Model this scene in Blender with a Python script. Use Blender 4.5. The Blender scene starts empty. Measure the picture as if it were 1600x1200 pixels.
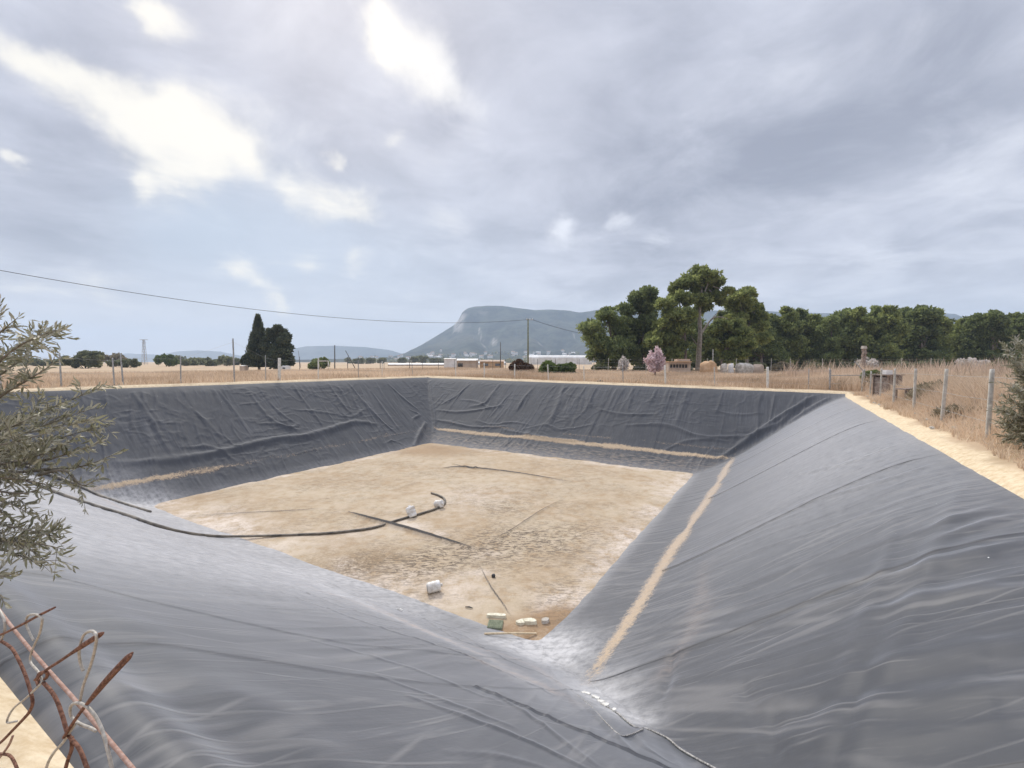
import bpy, math, random
import numpy as np
random.seed(7); RNG = np.random.default_rng(7)
S = bpy.context.scene; C = S.collection
F = 729.0; PITCH = math.radians(2.75); CAMZ = 1.5
CP, SP = math.cos(PITCH), math.sin(PITCH)
ANG = math.radians(31.2)
UX, UY = math.sin(ANG), math.cos(ANG)      # along the right bank, away from the camera
VX, VY = -math.cos(ANG), math.sin(ANG)     # along the near bank, to the left

# ------------------------------------------------------------------ geometry helpers
def ray(px, py):
    a = (px-800)/F; b = (600-py)/F
    d = np.array([a, CP+b*SP, -SP+b*CP])
    return d/d[1]                               # unit forward depth
def at(px, py, depth):
    return np.array([0, 0, CAMZ]) + ray(px, py)*depth
def xy2uv(x, y): return x*UX+y*UY, x*VX+y*VY
def uv2xy(u, v): return u*UX+v*VX, u*UY+v*VY
def onz(px, py, z=0.0):
    r = ray(px, py); return np.array([0, 0, CAMZ]) + r*((z-CAMZ)/r[2])

def h2(ix, iy, seed):
    n = (ix*374761393 + iy*668265263 + seed*1442695041) & 0xFFFFFFFF
    n = ((n ^ (n >> 13))*1274126177) & 0xFFFFFFFF
    n = (n ^ (n >> 16)) & 0xFFFFFF
    return n/float(0xFFFFFF)
def vnoise(x, y, seed=0):
    x, y = np.broadcast_arrays(np.asarray(x, float), np.asarray(y, float))
    fx = np.floor(x); fy = np.floor(y); ix = fx.astype(np.int64); iy = fy.astype(np.int64)
    tx = x-fx; ty = y-fy; tx = tx*tx*tx*(tx*(tx*6-15)+10); ty = ty*ty*ty*(ty*(ty*6-15)+10)
    a = h2(ix, iy, seed); b = h2(ix+1, iy, seed); c = h2(ix, iy+1, seed); d = h2(ix+1, iy+1, seed)
    return (a*(1-tx)+b*tx)*(1-ty)+(c*(1-tx)+d*tx)*ty
def fbm(x, y, o=4, seed=0, g=0.5):
    s = 0; a = 1; t = 0
    for i in range(o):
        s = s+a*vnoise(np.asarray(x)*2**i+i*17.3, np.asarray(y)*2**i-i*9.1, seed+i); t += a; a *= g
    return s/t
def sstep(a, b, x):
    t = np.clip((x-a)/(b-a), 0, 1); return t*t*(3-2*t)

# ------------------------------------------------------------------ object helpers
def tag(o, label=None, cat=None, group=None, kind=None):
    if label: o['label'] = label
    if cat: o['category'] = cat
    if group: o['group'] = group
    if kind: o['kind'] = kind
    return o
def empty(name, loc=(0, 0, 0), rz=0.0):
    o = bpy.data.objects.new(name, None); C.objects.link(o)
    o.location = loc; o.rotation_euler = (0, 0, rz); o.empty_display_size = 0.2
    return o
def link(name, me, parent=None):
    o = bpy.data.objects.new(name, me); C.objects.link(o)
    if parent is not None: o.parent = parent
    return o
def np_mesh(name, V, Fa, mat, parent=None, smooth=False, attrs=None, fattrs=None, matidx=None):
    """Fa: n x k array of vertex indices (or a list of such arrays)"""
    V = np.asarray(V, np.float32).reshape(-1, 3)
    groups = Fa if isinstance(Fa, list) else [Fa]
    groups = [np.asarray(g, np.int32) for g in groups if len(g)]
    me = bpy.data.meshes.new(name)
    me.vertices.add(len(V)); me.vertices.foreach_set('co', V.ravel())
    li = np.concatenate([g.ravel() for g in groups]); me.loops.add(len(li)); me.loops.foreach_set('vertex_index', li)
    tot = np.concatenate([np.full(len(g), g.shape[1], np.int32) for g in groups])
    st = np.concatenate([[0], np.cumsum(tot)[:-1]]).astype(np.int32)
    me.polygons.add(len(tot)); me.polygons.foreach_set('loop_start', st); me.polygons.foreach_set('loop_total', tot)
    if smooth: me.polygons.foreach_set('use_smooth', np.ones(len(tot), bool))
    mats = mat if isinstance(mat, (list, tuple)) else [mat]
    for m in mats: me.materials.append(m)
    if matidx is not None: me.polygons.foreach_set('material_index', np.asarray(matidx, np.int32))
    for k, a in (attrs or {}).items():
        a = np.asarray(a, np.float32)
        if a.ndim == 1:
            me.attributes.new(k, 'FLOAT', 'POINT').data.foreach_set('value', a)
        else:
            me.attributes.new(k, 'FLOAT_VECTOR', 'POINT').data.foreach_set('vector', a.ravel())
    for k, a in (fattrs or {}).items():
        me.attributes.new(k, 'FLOAT', 'FACE').data.foreach_set('value', np.asarray(a, np.float32))
    me.update(calc_edges=True); me.validate()
    return link(name, me, parent)

class MB:
    def __init__(s): s.v = []; s.f = []; s.m = []
    def poly(s, pts, m=0):
        n = len(s.v); s.v += [tuple(p) for p in pts]; s.f.append(tuple(range(n, n+len(pts)))); s.m.append(m)
    def box(s, c, size, rz=0.0, m=0, tilt=None, taper=1.0):
        hx, hy, hz = [q/2 for q in size]; n = len(s.v)
        cr, sr = math.cos(rz), math.sin(rz)
        for dz in (-1, 1):
            k = taper if dz > 0 else 1
            for dx, dy in ((-1, -1), (1, -1), (1, 1), (-1, 1)):
                x, y, z = dx*hx*k, dy*hy*k, dz*hz
                if tilt: x, z = x*math.cos(tilt)+z*math.sin(tilt), -x*math.sin(tilt)+z*math.cos(tilt)
                s.v.append((c[0]+x*cr-y*sr, c[1]+x*sr+y*cr, c[2]+z))
        for q in ((3, 2, 1, 0), (4, 5, 6, 7), (0, 1, 5, 4), (1, 2, 6, 5), (2, 3, 7, 6), (3, 0, 4, 7)):
            s.f.append(tuple(n+i for i in q)); s.m.append(m)
    def tube(s, pts, rad, seg=6, m=0, cap=True):
        pts = [np.asarray(p, float) for p in pts]; k = len(pts)
        rad = [rad]*k if not hasattr(rad, '__len__') else rad
        n0 = len(s.v); prev = None
        for i, p in enumerate(pts):
            t = pts[min(i+1, k-1)]-pts[max(i-1, 0)]; t = t/(np.linalg.norm(t)+1e-9)
            if prev is None:
                r = np.array([0, 0, 1.]) if abs(t[2]) < .9 else np.array([1., 0, 0])
                a = np.cross(t, r)
            else: a = prev-t*np.dot(prev, t)
            a = a/(np.linalg.norm(a)+1e-9); prev = a; b = np.cross(t, a)
            for j in range(seg):
                w = 2*math.pi*j/seg
                s.v.append(tuple(p+rad[i]*(math.cos(w)*a+math.sin(w)*b)))
        for i in range(k-1):
            for j in range(seg):
                j2 = (j+1) % seg
                s.f.append((n0+i*seg+j, n0+i*seg+j2, n0+(i+1)*seg+j2, n0+(i+1)*seg+j)); s.m.append(m)
        if cap:
            s.f.append(tuple(n0+j for j in range(seg))[::-1]); s.m.append(m)
            s.f.append(tuple(n0+(k-1)*seg+j for j in range(seg))); s.m.append(m)
    def lathe(s, prof, org, ax, seg=20, m=0):
        """profile of (radius, along) spun about axis ax at org"""
        ax = np.asarray(ax, float); ax /= np.linalg.norm(ax)
        r = np.array([0, 0, 1.]) if abs(ax[2]) < .9 else np.array([1., 0, 0])
        a = np.cross(ax, r); a /= np.linalg.norm(a); b = np.cross(ax, a)
        n0 = len(s.v)
        for rr, h in prof:
            for j in range(seg):
                w = 2*math.pi*j/seg
                s.v.append(tuple(np.asarray(org)+ax*h+rr*(math.cos(w)*a+math.sin(w)*b)))
        for i in range(len(prof)-1):
            for j in range(seg):
                j2 = (j+1) % seg
                s.f.append((n0+i*seg+j, n0+i*seg+j2, n0+(i+1)*seg+j2, n0+(i+1)*seg+j)); s.m.append(m)
        s.f.append(tuple(n0+j for j in range(seg))[::-1]); s.m.append(m)
        s.f.append(tuple(n0+(len(prof)-1)*seg+j for j in range(seg))); s.m.append(m)
    def build(s, name, mat, parent=None, smooth=False, origin=None):
        me = bpy.data.meshes.new(name)
        v = s.v if origin is None else [(x-origin[0], y-origin[1], z-origin[2]) for x, y, z in s.v]
        me.from_pydata(v, [], s.f)
        for q in (mat if isinstance(mat, (list, tuple)) else [mat]): me.materials.append(q)
        me.polygons.foreach_set('material_index', s.m)
        if smooth: me.polygons.foreach_set('use_smooth', [True]*len(s.f))
        me.update()
        o = link(name, me, parent)
        if origin is not None: o.location = origin
        return o
def smooth_path(pts, n=6):
    """Catmull-Rom through pts"""
    P = [np.asarray(p, float) for p in pts]; P = [2*P[0]-P[1]]+P+[2*P[-1]-P[-2]]; out = []
    for i in range(1, len(P)-2):
        for k in range(n):
            t = k/n
            out.append(.5*((2*P[i])+(-P[i-1]+P[i+1])*t+(2*P[i-1]-5*P[i]+4*P[i+1]-P[i+2])*t*t+(-P[i-1]+3*P[i]-3*P[i+1]+P[i+2])*t**3))
    out.append(P[-2]); return out

# ------------------------------------------------------------------ material helpers
class NT:
    def __init__(s, nt): s.nt = nt; s.N = nt.nodes; s.L = nt.links
    def n(s, typ, ins=None, **props):
        o = s.N.new(typ)
        for k, v in props.items(): setattr(o, k, v)
        for k, v in (ins or {}).items():
            if hasattr(v, 'is_linked') or hasattr(v, 'links'): s.L.new(v, o.inputs[k])
            else: o.inputs[k].default_value = v
        return o
    def math(s, op, a, b=0.0, clamp=False):
        o = s.N.new('ShaderNodeMath'); o.operation = op; o.use_clamp = clamp
        for i, v in enumerate((a, b)):
            if hasattr(v, 'links'): s.L.new(v, o.inputs[i])
            else: o.inputs[i].default_value = v
        return o.outputs[0]
    def mix(s, f, a, b, blend='MIX'):
        o = s.N.new('ShaderNodeMix'); o.data_type = 'RGBA'; o.blend_type = blend; o.clamp_factor = True
        for i, v in ((0, f), (6, a), (7, b)):
            if hasattr(v, 'links'): s.L.new(v, o.inputs[i])
            elif i == 0: o.inputs[0].default_value = v
            else: o.inputs[i].default_value = (*v, 1) if len(v) == 3 else v
        return o.outputs[2]
    def noise(s, vec, scale, detail=4, rough=.55, dist=0.0):
        o = s.n('ShaderNodeTexNoise', {'Scale': scale, 'Detail': detail, 'Roughness': rough, 'Distortion': dist})
        if vec is not None: s.L.new(vec, o.inputs['Vector'])
        return o.outputs[0]
    def ramp(s, f, a, b, c0=0.0, c1=1.0):
        o = s.n('ShaderNodeMapRange', {'From Min': a, 'From Max': b, 'To Min': c0, 'To Max': c1}, interpolation_type='SMOOTHSTEP')
        s.L.new(f, o.inputs['Value']); return o.outputs[0]
    def attr(s, name, out='Fac'):
        return s.n('ShaderNodeAttribute', attribute_name=name).outputs[out]
    def scalev(s, vec, xyz):
        o = s.n('ShaderNodeVectorMath', {1: xyz}, operation='MULTIPLY'); s.L.new(vec, o.inputs[0]); return o.outputs[0]
def material(name):
    m = bpy.data.materials.new(name); m.use_nodes = True; m.node_tree.nodes.clear()
    t = NT(m.node_tree); out = t.n('ShaderNodeOutputMaterial')
    return m, t, out
def bsdf(t, out, col, rough=.8, spec=.3, bump=None, bstr=.3, bdist=.02, metallic=0.0, trans=0.0):
    b = t.n('ShaderNodeBsdfPrincipled')
    for k, v in (('Base Color', col), ('Roughness', rough), ('Specular IOR Level', spec), ('Metallic', metallic)):
        if hasattr(v, 'links'): t.L.new(v, b.inputs[k])
        else: b.inputs[k].default_value = (*v, 1) if k == 'Base Color' else v
    if bump is not None:
        bn = t.n('ShaderNodeBump', {'Strength': bstr, 'Distance': bdist}); t.L.new(bump, bn.inputs['Height'])
        t.L.new(bn.outputs[0], b.inputs['Normal'])
    if trans:
        tr = t.n('ShaderNodeBsdfTranslucent')
        if hasattr(col, 'links'): t.L.new(col, tr.inputs[0])
        else: tr.inputs[0].default_value = (*col, 1)
        mx = t.n('ShaderNodeMixShader', {0: trans}); t.L.new(b.outputs[0], mx.inputs[1]); t.L.new(tr.outputs[0], mx.inputs[2])
        t.L.new(mx.outputs[0], out.inputs[0])
    else: t.L.new(b.outputs[0], out.inputs[0])
    return b
def worn(name, c1, c2, scale=6.0, rough=.8, spec=.3, bstr=.25, bdist=.01, metallic=0.0):
    m, t, out = material(name)
    co = t.n('ShaderNodeTexCoord').outputs['Object']
    n = t.noise(co, scale, 6, .6); f = t.ramp(n, .35, .65)
    bsdf(t, out, t.mix(f, c1, c2), rough, spec, n, bstr, bdist, metallic)
    return m
def foliage(name, dark, light, back=None, rough=.7, trans=.25, spec=.2):
    m, t, out = material(name)
    tone = t.attr('tone')
    oi = t.n('ShaderNodeObjectInfo').outputs['Random']
    tone = t.math('ADD', tone, t.math('MULTIPLY', t.math('SUBTRACT', oi, .5), .25), True)
    col = t.mix(tone, dark, light)
    if back is not None:
        bf = t.n('ShaderNodeNewGeometry').outputs['Backfacing']; col = t.mix(bf, col, back)
    bsdf(t, out, col, rough, spec, trans=trans)
    return m

# ------------------------------------------------------------------ the basin
U0, U1, V0, V1 = .65, 35.8, -2.7, 31.6          # rim of the liner
FU0, FU1, FV0, FV1 = 9.4, 27.8, 5.0, 24.4       # edge of the mud floor
DEPTH = 5.0
def rimz(u, v):
    a = np.clip((u-U0)/(U1-U0), 0, 1); b = np.clip((v-V0)/(V1-V0), 0, 1)
    near = 0.0*(1-b)+.16*b
    far = -.42*(1-b)+0.0*b
    return near*(1-a)+far*a
def profile(d, W, crown, toe=.74, th=.16):
    t = d/W
    l1 = DEPTH*(1-t*((1-th)/toe)); l2 = DEPTH*(th-(t-toe)*(th/(1-toe)))
    k = 10.0
    g = np.logaddexp(l1*k, l2*k)/k
    return -np.logaddexp(-g*crown, -(DEPTH+.0)*crown)/crown
def sides(u, v):
    return [profile(u-U0, FU0-U0, 6., .88, .06), profile(v-V0, FV0-V0, 2.2),
            profile(U1-u, U1-FU1, 5.), profile(V1-v, V1-FV1, 7., .82, .15)]
def base_h(u, v):
    u = np.asarray(u, float); v = np.asarray(v, float)
    s = sides(u, v); k = 14.0
    g = s[0]*k
    for q in s[1:]: g = np.logaddexp(g, q*k)
    g = np.maximum(g/k, -.14)
    g = np.minimum(g, DEPTH)
    return -DEPTH + g*(DEPTH+rimz(u, v))/DEPTH
def hit(px, py, hf=None, tmax=70):
    r = ray(px, py); ts = np.arange(.6, tmax, .02)
    P = np.array([0, 0, CAMZ])[None]+ts[:, None]*r[None]
    u, v = xy2uv(P[:, 0], P[:, 1])
    inside = (u > U0-.1) & (u < U1+.3) & (v > V0-.3) & (v < V1+.3)
    below = inside & (P[:, 2] <= (hf or base_h)(u, v))
    i = int(np.argmax(below)) if below.any() else len(ts)-1
    return float(u[i]), float(v[i])
def mud_z(u, v): return -4.90+.05*(fbm(u*.25, v*.25, 3, 3)-.5)
def on_floor(px, py):
    p = onz(px, py, -5.0); return xy2uv(p[0], p[1])

us = np.concatenate([np.arange(.28, 6, .028), np.arange(6, 26, .045), np.arange(26, 36.2, .042)])
vs = np.concatenate([np.arange(-3.1, 7.5, .034), np.arange(7.5, 23, .05), np.arange(23, 32.0, .042)])
GU, GV = np.meshgrid(us, vs, indexing='ij')
BASE = base_h(GU, GV)
sd = sides(GU, GV)
w = np.stack(sd); w = np.exp(4*(w-w.max(0))); w /= w.sum(0)
onslope = sstep(.05, .5, BASE+5)*sstep(0, .5, -BASE+rimz(GU, GV))
D = np.zeros_like(BASE)
# along / down coordinates for each bank: near, right, far right, far left
ALONG = [GV, GU, GV, GU]
DOWN = [GU-U0, GV-V0, U1-GU, V1-GV]
SAND = np.zeros_like(BASE); DUST_SHEEN = np.zeros_like(BASE); SEAM = np.full_like(BASE, 9.)
# small even undulation and down-slope tension folds
for i, (amp, f1, f2) in enumerate(((.008, 2.2, .2), (.010, 1.6, .12), (.060, 1.0, .12), (.060, 1.1, .10))):
    s, d = ALONG[i], DOWN[i]
    sh = .25*d*(1 if i == 3 else -.3) + 1.2*fbm(s*.3, d*.3, 2, 40+i)
    n = fbm((s+sh)*f1, d*f2, 3, 10+i)
    r = 1-np.abs(2*n-1); r = np.clip((r-.72)/.28, 0, 1)**1.6
    gate = sstep(.35, .65, fbm(s*.22, d*.3, 2, 20+i))
    D += w[i]*amp*r*(.25+.75*gate)
    D += w[i]*(.10 if i != 1 else .06)*(fbm(s*.25, d*.25, 2, 30+i)-.5)
    if i >= 2:
        # short sagging cross wrinkles
        n = fbm(s*.55+.4*d, d*2.0, 3, 50+i); r = np.clip((1-np.abs(2*n-1)-.78)/.22, 0, 1)**1.4
        D += w[i]*.026*r*sstep(.45, .62, fbm(s*.35, d*.4, 2, 60+i))
        D += w[i]*.02*(fbm(s*2.2, d*3.0, 3, 70+i)-.5)
        n = fbm(s*.9-.3*d, d*.9, 3, 75+i); r = np.clip((1-np.abs(2*n-1)-.80)/.20, 0, 1)**1.3
        D += w[i]*.022*r*sstep(.4, .6, fbm(s*.3+9, d*.4, 2, 65+i))
    if i == 1:
        hi = sstep(13, 5, s)*sstep(4.5, 1.0, d)
        n = fbm(s*1.1+.15*d, d*.22, 3, 81); r = (1-np.abs(2*n-1))**2.2
        D += w[i]*.045*r*hi
        n = fbm(s*3.4, d*.14, 3, 83); D += w[i]*.010*(n-.5)*sstep(1.5, 3.5, d)
    if i == 0:
        n = fbm((s-.35*d)*3.0, d*.16, 3, 84); r = (1-np.abs(2*n-1))**3
        D += w[i]*.022*r*sstep(1.0, 3.5, d)
        n = fbm(s*1.3, d*.6, 3, 85); D += w[i]*.03*(n-.5)*sstep(4., .5, d)
D *= (.3+.7*onslope)

def ridge(px, amp, width, asym=0.0, arr=None, flat=False):
    P = [hit(*p) for p in px]
    P = smooth_path([(a, b, 0) for a, b in P], 5)
    P = np.array(P)[:, :2]
    R = width*4
    i0, i1 = np.searchsorted(us, [P[:, 0].min()-R, P[:, 0].max()+R]); j0, j1 = np.searchsorted(vs, [P[:, 1].min()-R, P[:, 1].max()+R])
    if i1 <= i0 or j1 <= j0: return
    gu = GU[i0:i1, j0:j1]; gv = GV[i0:i1, j0:j1]
    best = np.full(gu.shape, 1e9); sg = np.zeros(gu.shape); tt = np.zeros(gu.shape)
    n = len(P)-1
    for k in range(n):
        a, b = P[k], P[k+1]; e = b-a; L2 = (e**2).sum()+1e-9
        t = np.clip(((gu-a[0])*e[0]+(gv-a[1])*e[1])/L2, 0, 1)
        dx = gu-a[0]-t*e[0]; dy = gv-a[1]-t*e[1]; d = np.hypot(dx, dy)
        m = d < best; best = np.where(m, d, best); sg = np.where(m, np.sign(e[0]*dy-e[1]*dx), sg); tt = np.where(m, (k+t)/n, tt)
    wob = width*(.75+.5*vnoise(tt*n*.8, tt*0+3, 5))
    ends = np.ones_like(tt) if flat else (.2+.8*np.sin(np.pi*np.clip(tt, .02, .98))**.5)
    wd = np.where(sg > 0, wob*(1+asym), wob*(1-asym))
    (D if arr is None else arr)[i0:i1, j0:j1] += amp*np.exp(-(best/wd)**2)*ends

FOLDS_FAR = [
 ([(185,725),(274,719),(351,706),(429,688),(487,681),(545,663),(564,661),(585,664)], .14, .2),
 ([(208,615),(235,654),(250,681),(270,712)], .07, .14), ([(222,612),(228,632),(243,652),(238,668)], .05, .1),
 ([(390,615),(421,654),(452,669),(466,664)], .07, .12), ([(421,630),(440,648),(464,663)], .05, .1),
 ([(510,597),(533,630),(548,646)], .07, .12), ([(541,596),(576,638),(600,662),(619,677)], .08, .12),
 ([(580,611),(600,640),(622,669)], .08, .12), ([(607,601),(630,622),(653,640)], .08, .12),
 ([(553,671),(568,690),(580,710)], .06, .12), ([(402,663),(430,664),(467,673)], .05, .1),
 ([(671,596),(675,630),(679,655),(678,676)], .16, .16), ([(665,661),(657,678),(648,697)], .20, .16),
 ([(640,640),(655,648),(645,655),(647,668)], .07, .1), ([(455,640),(500,645),(530,648)], .04, .1), ([(530,650),(552,652),(570,640)], .05, .1),
 ([(288,700),(330,700),(370,722)], .06, .12), ([(300,640),(330,668),(352,690)], .05, .12), ([(340,610),(372,650),(392,682)], .05, .1),
 ([(455,602),(485,640),(505,668)], .05, .1), ([(600,695),(615,690),(640,700)], .04, .08),
 ([(780,602),(768,618),(756,631),(735,635)], .10, .16), ([(829,611),(818,625),(808,641)], .09, .15), ([(770,640),(745,628),(720,625)], .05, .1),
 ([(882,602),(871,632),(861,659)], .10, .2), ([(1077,607),(1066,635),(1056,663)], .08, .2), ([(990,602),(985,625),(980,643)], .05, .14),
 ([(683,641),(715,644),(760,639),(788,633)], .08, .12), ([(683,657),(700,660),(740,668),(790,667)], .09, .12),
 ([(788,672),(833,682),(875,687),(912,690)], .10, .14), ([(934,639),(967,647),(1000,649),(1028,647)], .08, .12),
 ([(979,665),(1040,665),(1093,682),(1140,683),(1174,682)], .09, .14), ([(1035,705),(1070,690),(1110,687),(1135,690)], .06, .12),
 ([(745,658),(770,664),(800,660),(830,665)], .06, .1), ([(815,672),(850,665),(880,672),(930,662)], .05, .1),
 ([(735,600),(712,620),(690,632)], .07, .12), ([(930,610),(915,640),(900,655)], .05, .12), ([(800,612),(780,635),(765,652)], .06, .1),
 ([(1110,640),(1150,648),(1190,646)], .05, .1), ([(1130,610),(1125,630),(1118,645)], .04, .1), ([(920,676),(925,690),(940,697)], .05, .1),
 ([(1125,716),(1170,686),(1219,653),(1247,637),(1276,617)], .17, .17), ([(1180,680),(1215,664),(1240,645)], .10, .12),
 ([(1235,660),(1265,640),(1295,622)], .10, .12),
]
for p, a, wd in FOLDS_FAR: ridge(p, a, wd)
# folds on the right bank that fan in from the rim, plus broad dents near the bottom edge
for p, a, wd in [([(1610,775),(1540,800),(1450,832)], .06, .12), ([(1610,800),(1545,820),(1480,845)], .07, .12), ([(1600,742),(1500,770),(1400,800)], .04, .12),
                 ([(1610,850),(1500,880),(1400,905)], .07, .14), ([(1600,930),(1500,935),(1350,965)], .05, .16), ([(1620,1085),(1500,1100),(1330,1120)], .06, .2),
                 ([(1610,1010),(1480,1030),(1300,1070)], .05, .18), ([(1500,1150),(1330,1165),(1200,1150)], .04, .2),
                 ([(1160,1070),(1172,1100),(1182,1140)], -.045, .10), ([(1208,1105),(1210,1150),(1212,1199)], -.045, .09), ([(1052,1020),(1045,1060),(1035,1090)], -.05, .07),
                 ([(1480,720),(1380,752),(1250,790)], .03, .1), ([(1420,690),(1330,722),(1230,745)], .025, .1)]:
    ridge(p, a, wd)
# fine tension lines on the near bank
for p, a, wd in [([(380,890),(560,960),(700,985),(760,1010)], .03, .05), ([(440,930),(600,985),(740,1030),(860,1085)], .03, .045), ([(640,1092),(730,1125),(850,1172),(915,1205)], .035, .035),
                 ([(590,1060),(700,1100),(800,1140)], .025, .035), ([(760,1080),(840,1130),(930,1200)], .03, .03), ([(850,1030),(880,1075),(905,1110)], .025, .03),
                 ([(310,860),(480,905),(640,960),(740,990)], .03, .05), ([(520,920),(640,955),(720,1000),(800,1020)], .03, .04), ([(480,1000),(640,1045),(780,1100)], .02, .04),
                 ([(720,990),(790,1030),(860,1060),(940,1110)], .03, .03), ([(700,1180),(780,1185),(860,1205)], .02, .03), ([(420,870),(560,930),(660,960)], .02, .04),
                 ([(160,1100),(260,1110),(380,1100)], .015, .05), ([(280,1180),(340,1150),(420,1140)], .012, .04),
                 ([(905,1090),(940,1130),(985,1180)], .05, .04), ([(960,1160),(985,1155),(1005,1142)], .04, .03), ([(985,1140),(1010,1175),(1050,1200)], .03, .03)]:
    ridge(p, a*.45, wd)
# lap-weld seams: a thin sheet edge with a step
def seam(px, amp=.02, wid=.02):
    P = np.array([hit(*p) for p in px] if len(px[0]) == 2 else [p[:2] for p in px]); P = np.array(smooth_path([(a, b, 0) for a, b in P], 6))[:, :2]
    du, dv = np.abs(P[-1]-P[0])
    if dv > du:
        o = np.argsort(P[:, 1]); q = np.interp(vs, P[o, 1], P[o, 0]); dist = GU-q[None, :]; on = (vs > P[:, 1].min()) & (vs < P[:, 1].max()); on = on[None, :]
    else:
        o = np.argsort(P[:, 0]); q = np.interp(us, P[o, 0], P[o, 1]); dist = GV-q[:, None]; on = (us > P[:, 0].min()) & (us < P[:, 0].max()); on = on[:, None]
    D[:] += np.where(on, amp*np.where(dist > 0, np.exp(-(dist/.35)**2), np.exp(-(dist/.02)**2)), 0)
    dd = np.where(on, dist/wid, 9.); SEAM[:] = np.where(np.abs(dd) < np.abs(SEAM), np.clip(dd, -9, 9), SEAM)
for ur, ut, a_, w_ in ((20.9, 20.2, .03, .03), (13.1, 12.45, .035, .026), (7.72, 7.36, .035, .02), (27.3, 26.6, .015, .03), (4.2, 4.0, .02, .012)):
    seam([(ur, -2.7, 0), (ur-.15*(ur-ut), -1.7, 0), (ur*.4+ut*.6, .2, 0), (ut+.06, 1.6, 0), (ut, 2.9, 0)], a_, w_)
seam([(.5, 3.45, 0), (.9, 3.5, 0), (1.28, 3.6, 0), (2.0, 3.35, 0), (2.62, 3.12, 0), (4.0, 2.9, 0), (5.4, 2.76, 0), (6.5, 2.7, 0)], .008, .02)
seam([(.5, 5.7, 0), (1.23, 5.45, 0), (3.1, 4.31, 0), (4.6, 4.2, 0), (6.1, 4.2, 0), (7.5, 4.3, 0)], .008, .02)
for k in np.arange(3.0, 31, 4.6):                    # seams of the far banks, straight down the slope
    for i, (arr, oth) in ((2, (GV, GU)), (3, (GU, GV))):
        dist = arr-k-1.3*(i == 3)-.012*DOWN[i]
        D += w[i]*.018*np.where(dist > 0, np.exp(-(dist/.3)**2), np.exp(-(dist/.05)**2))*onslope
# curled edge of the liner on the near rim
D += .10*np.exp(-((GU-.86)/.16)**2)*sstep(-1.5, .5, GV)
D += -.12*sstep(.66, .50, GU)*sstep(-1.5, .5, GV)
D += .05*np.exp(-((GU-1.35)/.25)**2)*(fbm(GV*1.2, GU*.5, 2, 91))*sstep(-1, 2, GV)
D *= sstep(-.05, .8, np.minimum(np.minimum(DOWN[1], DOWN[2]), DOWN[3]))
HZ = BASE+D
# blown sand lying on the toe of the banks
toe_w = np.stack([(FU0-U0)*.88, np.float64((FV0-V0)*.735), (U1-FU1)*.74, (V1-FV1)*.80])
SW = (.0, .27, .26, .22)
for i in range(4):
    s, d = ALONG[i], DOWN[i]
    c = toe_w[i]+.22*(fbm(s*.35, s*0+i, 3, 100+i)-.5)
    wd = SW[i]*(.45+1.2*fbm(s*.6, s*0+7+i, 4, 110+i))+1e-6
    SAND = np.maximum(SAND, w[i]*np.exp(-((d-c)/wd)**2)*(1.0 if i in (1, 2) else .95))
    if i == 3: SAND = np.where(w[3] > .5, SAND*np.clip(1.15-.75*sstep(9, 15, GU)+.5*(fbm(GU*.7, GV*.7, 3, 131)-.5), .42, 1), SAND)
    if i == 2:   # second faint line higher on the far-right bank
        SAND = np.maximum(SAND, .5*w[i]*np.exp(-((d-c+.75)/.16)**2)*sstep(.35, .6, fbm(s*.3, d*.6, 3, 130)))
    edge = (FU0-U0, FV0-V0, U1-FU1, V1-FV1)[i]
    DUST_SHEEN = np.maximum(DUST_SHEEN, w[i]*sstep((1.3, .85, 1.25, .8)[i], .0, edge-d)*(.75, .6, .35, .25)[i])
DUST_SHEEN = np.maximum(DUST_SHEEN, w[0]*(1.25*sstep(4.0, 10, GV)*sstep(-.2, 1, GU-U0)*(.6+.4*fbm(GV*1.2, GU*.25, 3, 120))))  # near bank paler to the left: grazing sky reflection painted into the colour
DUST_SHEEN = np.maximum(DUST_SHEEN, w[1]*(.6*sstep(6, 17, GU)*sstep(5.5, 1.5, GV-V0)*(.6+.4*fbm(GU*1.2, GV*.25, 3, 121))))  # upper right bank paler: sky sheen put into the colour
GRIT = w[2]*sstep(1.9, 1.2, U1-FU1-DOWN[2])*sstep(-.1, .3, U1-FU1-DOWN[2])*.75
D_s = np.where(SAND > .5, .03*(SAND-.5), 0)
HZ = HZ+D_s
def blotch(px, py, r, amp, arr, ru=None):
    u, v = hit(px, py); arr += amp*np.exp(-(((GU-u)/r)**2+((GV-v)/(ru or r))**2))
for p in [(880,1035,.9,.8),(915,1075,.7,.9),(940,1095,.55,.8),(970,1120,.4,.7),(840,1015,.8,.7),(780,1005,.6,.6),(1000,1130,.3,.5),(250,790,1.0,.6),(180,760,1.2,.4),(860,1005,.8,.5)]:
    blotch(p[0], p[1], p[2], p[3], DUST_SHEEN)
ridge([(330,850),(480,905),(600,960),(700,1000),(800,1050),(880,1110)], .55, .30, arr=DUST_SHEEN)
STREAK = np.zeros_like(BASE)
ridge([(470,915),(560,945),(640,975),(720,1010),(800,1045)], .8, .12, arr=STREAK)
ridge([(560,935),(660,985),(740,1010),(820,1035),(880,1075)], .7, .10, arr=STREAK)
ridge([(740,1030),(820,1060),(900,1100)], .8, .14, arr=STREAK)
ridge([(150,765),(170,785),(200,800)], .9, .12, arr=STREAK)
ridge([(1100,880),(1090,960),(1060,1020),(1030,1060)], .3, .18, arr=STREAK)

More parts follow.
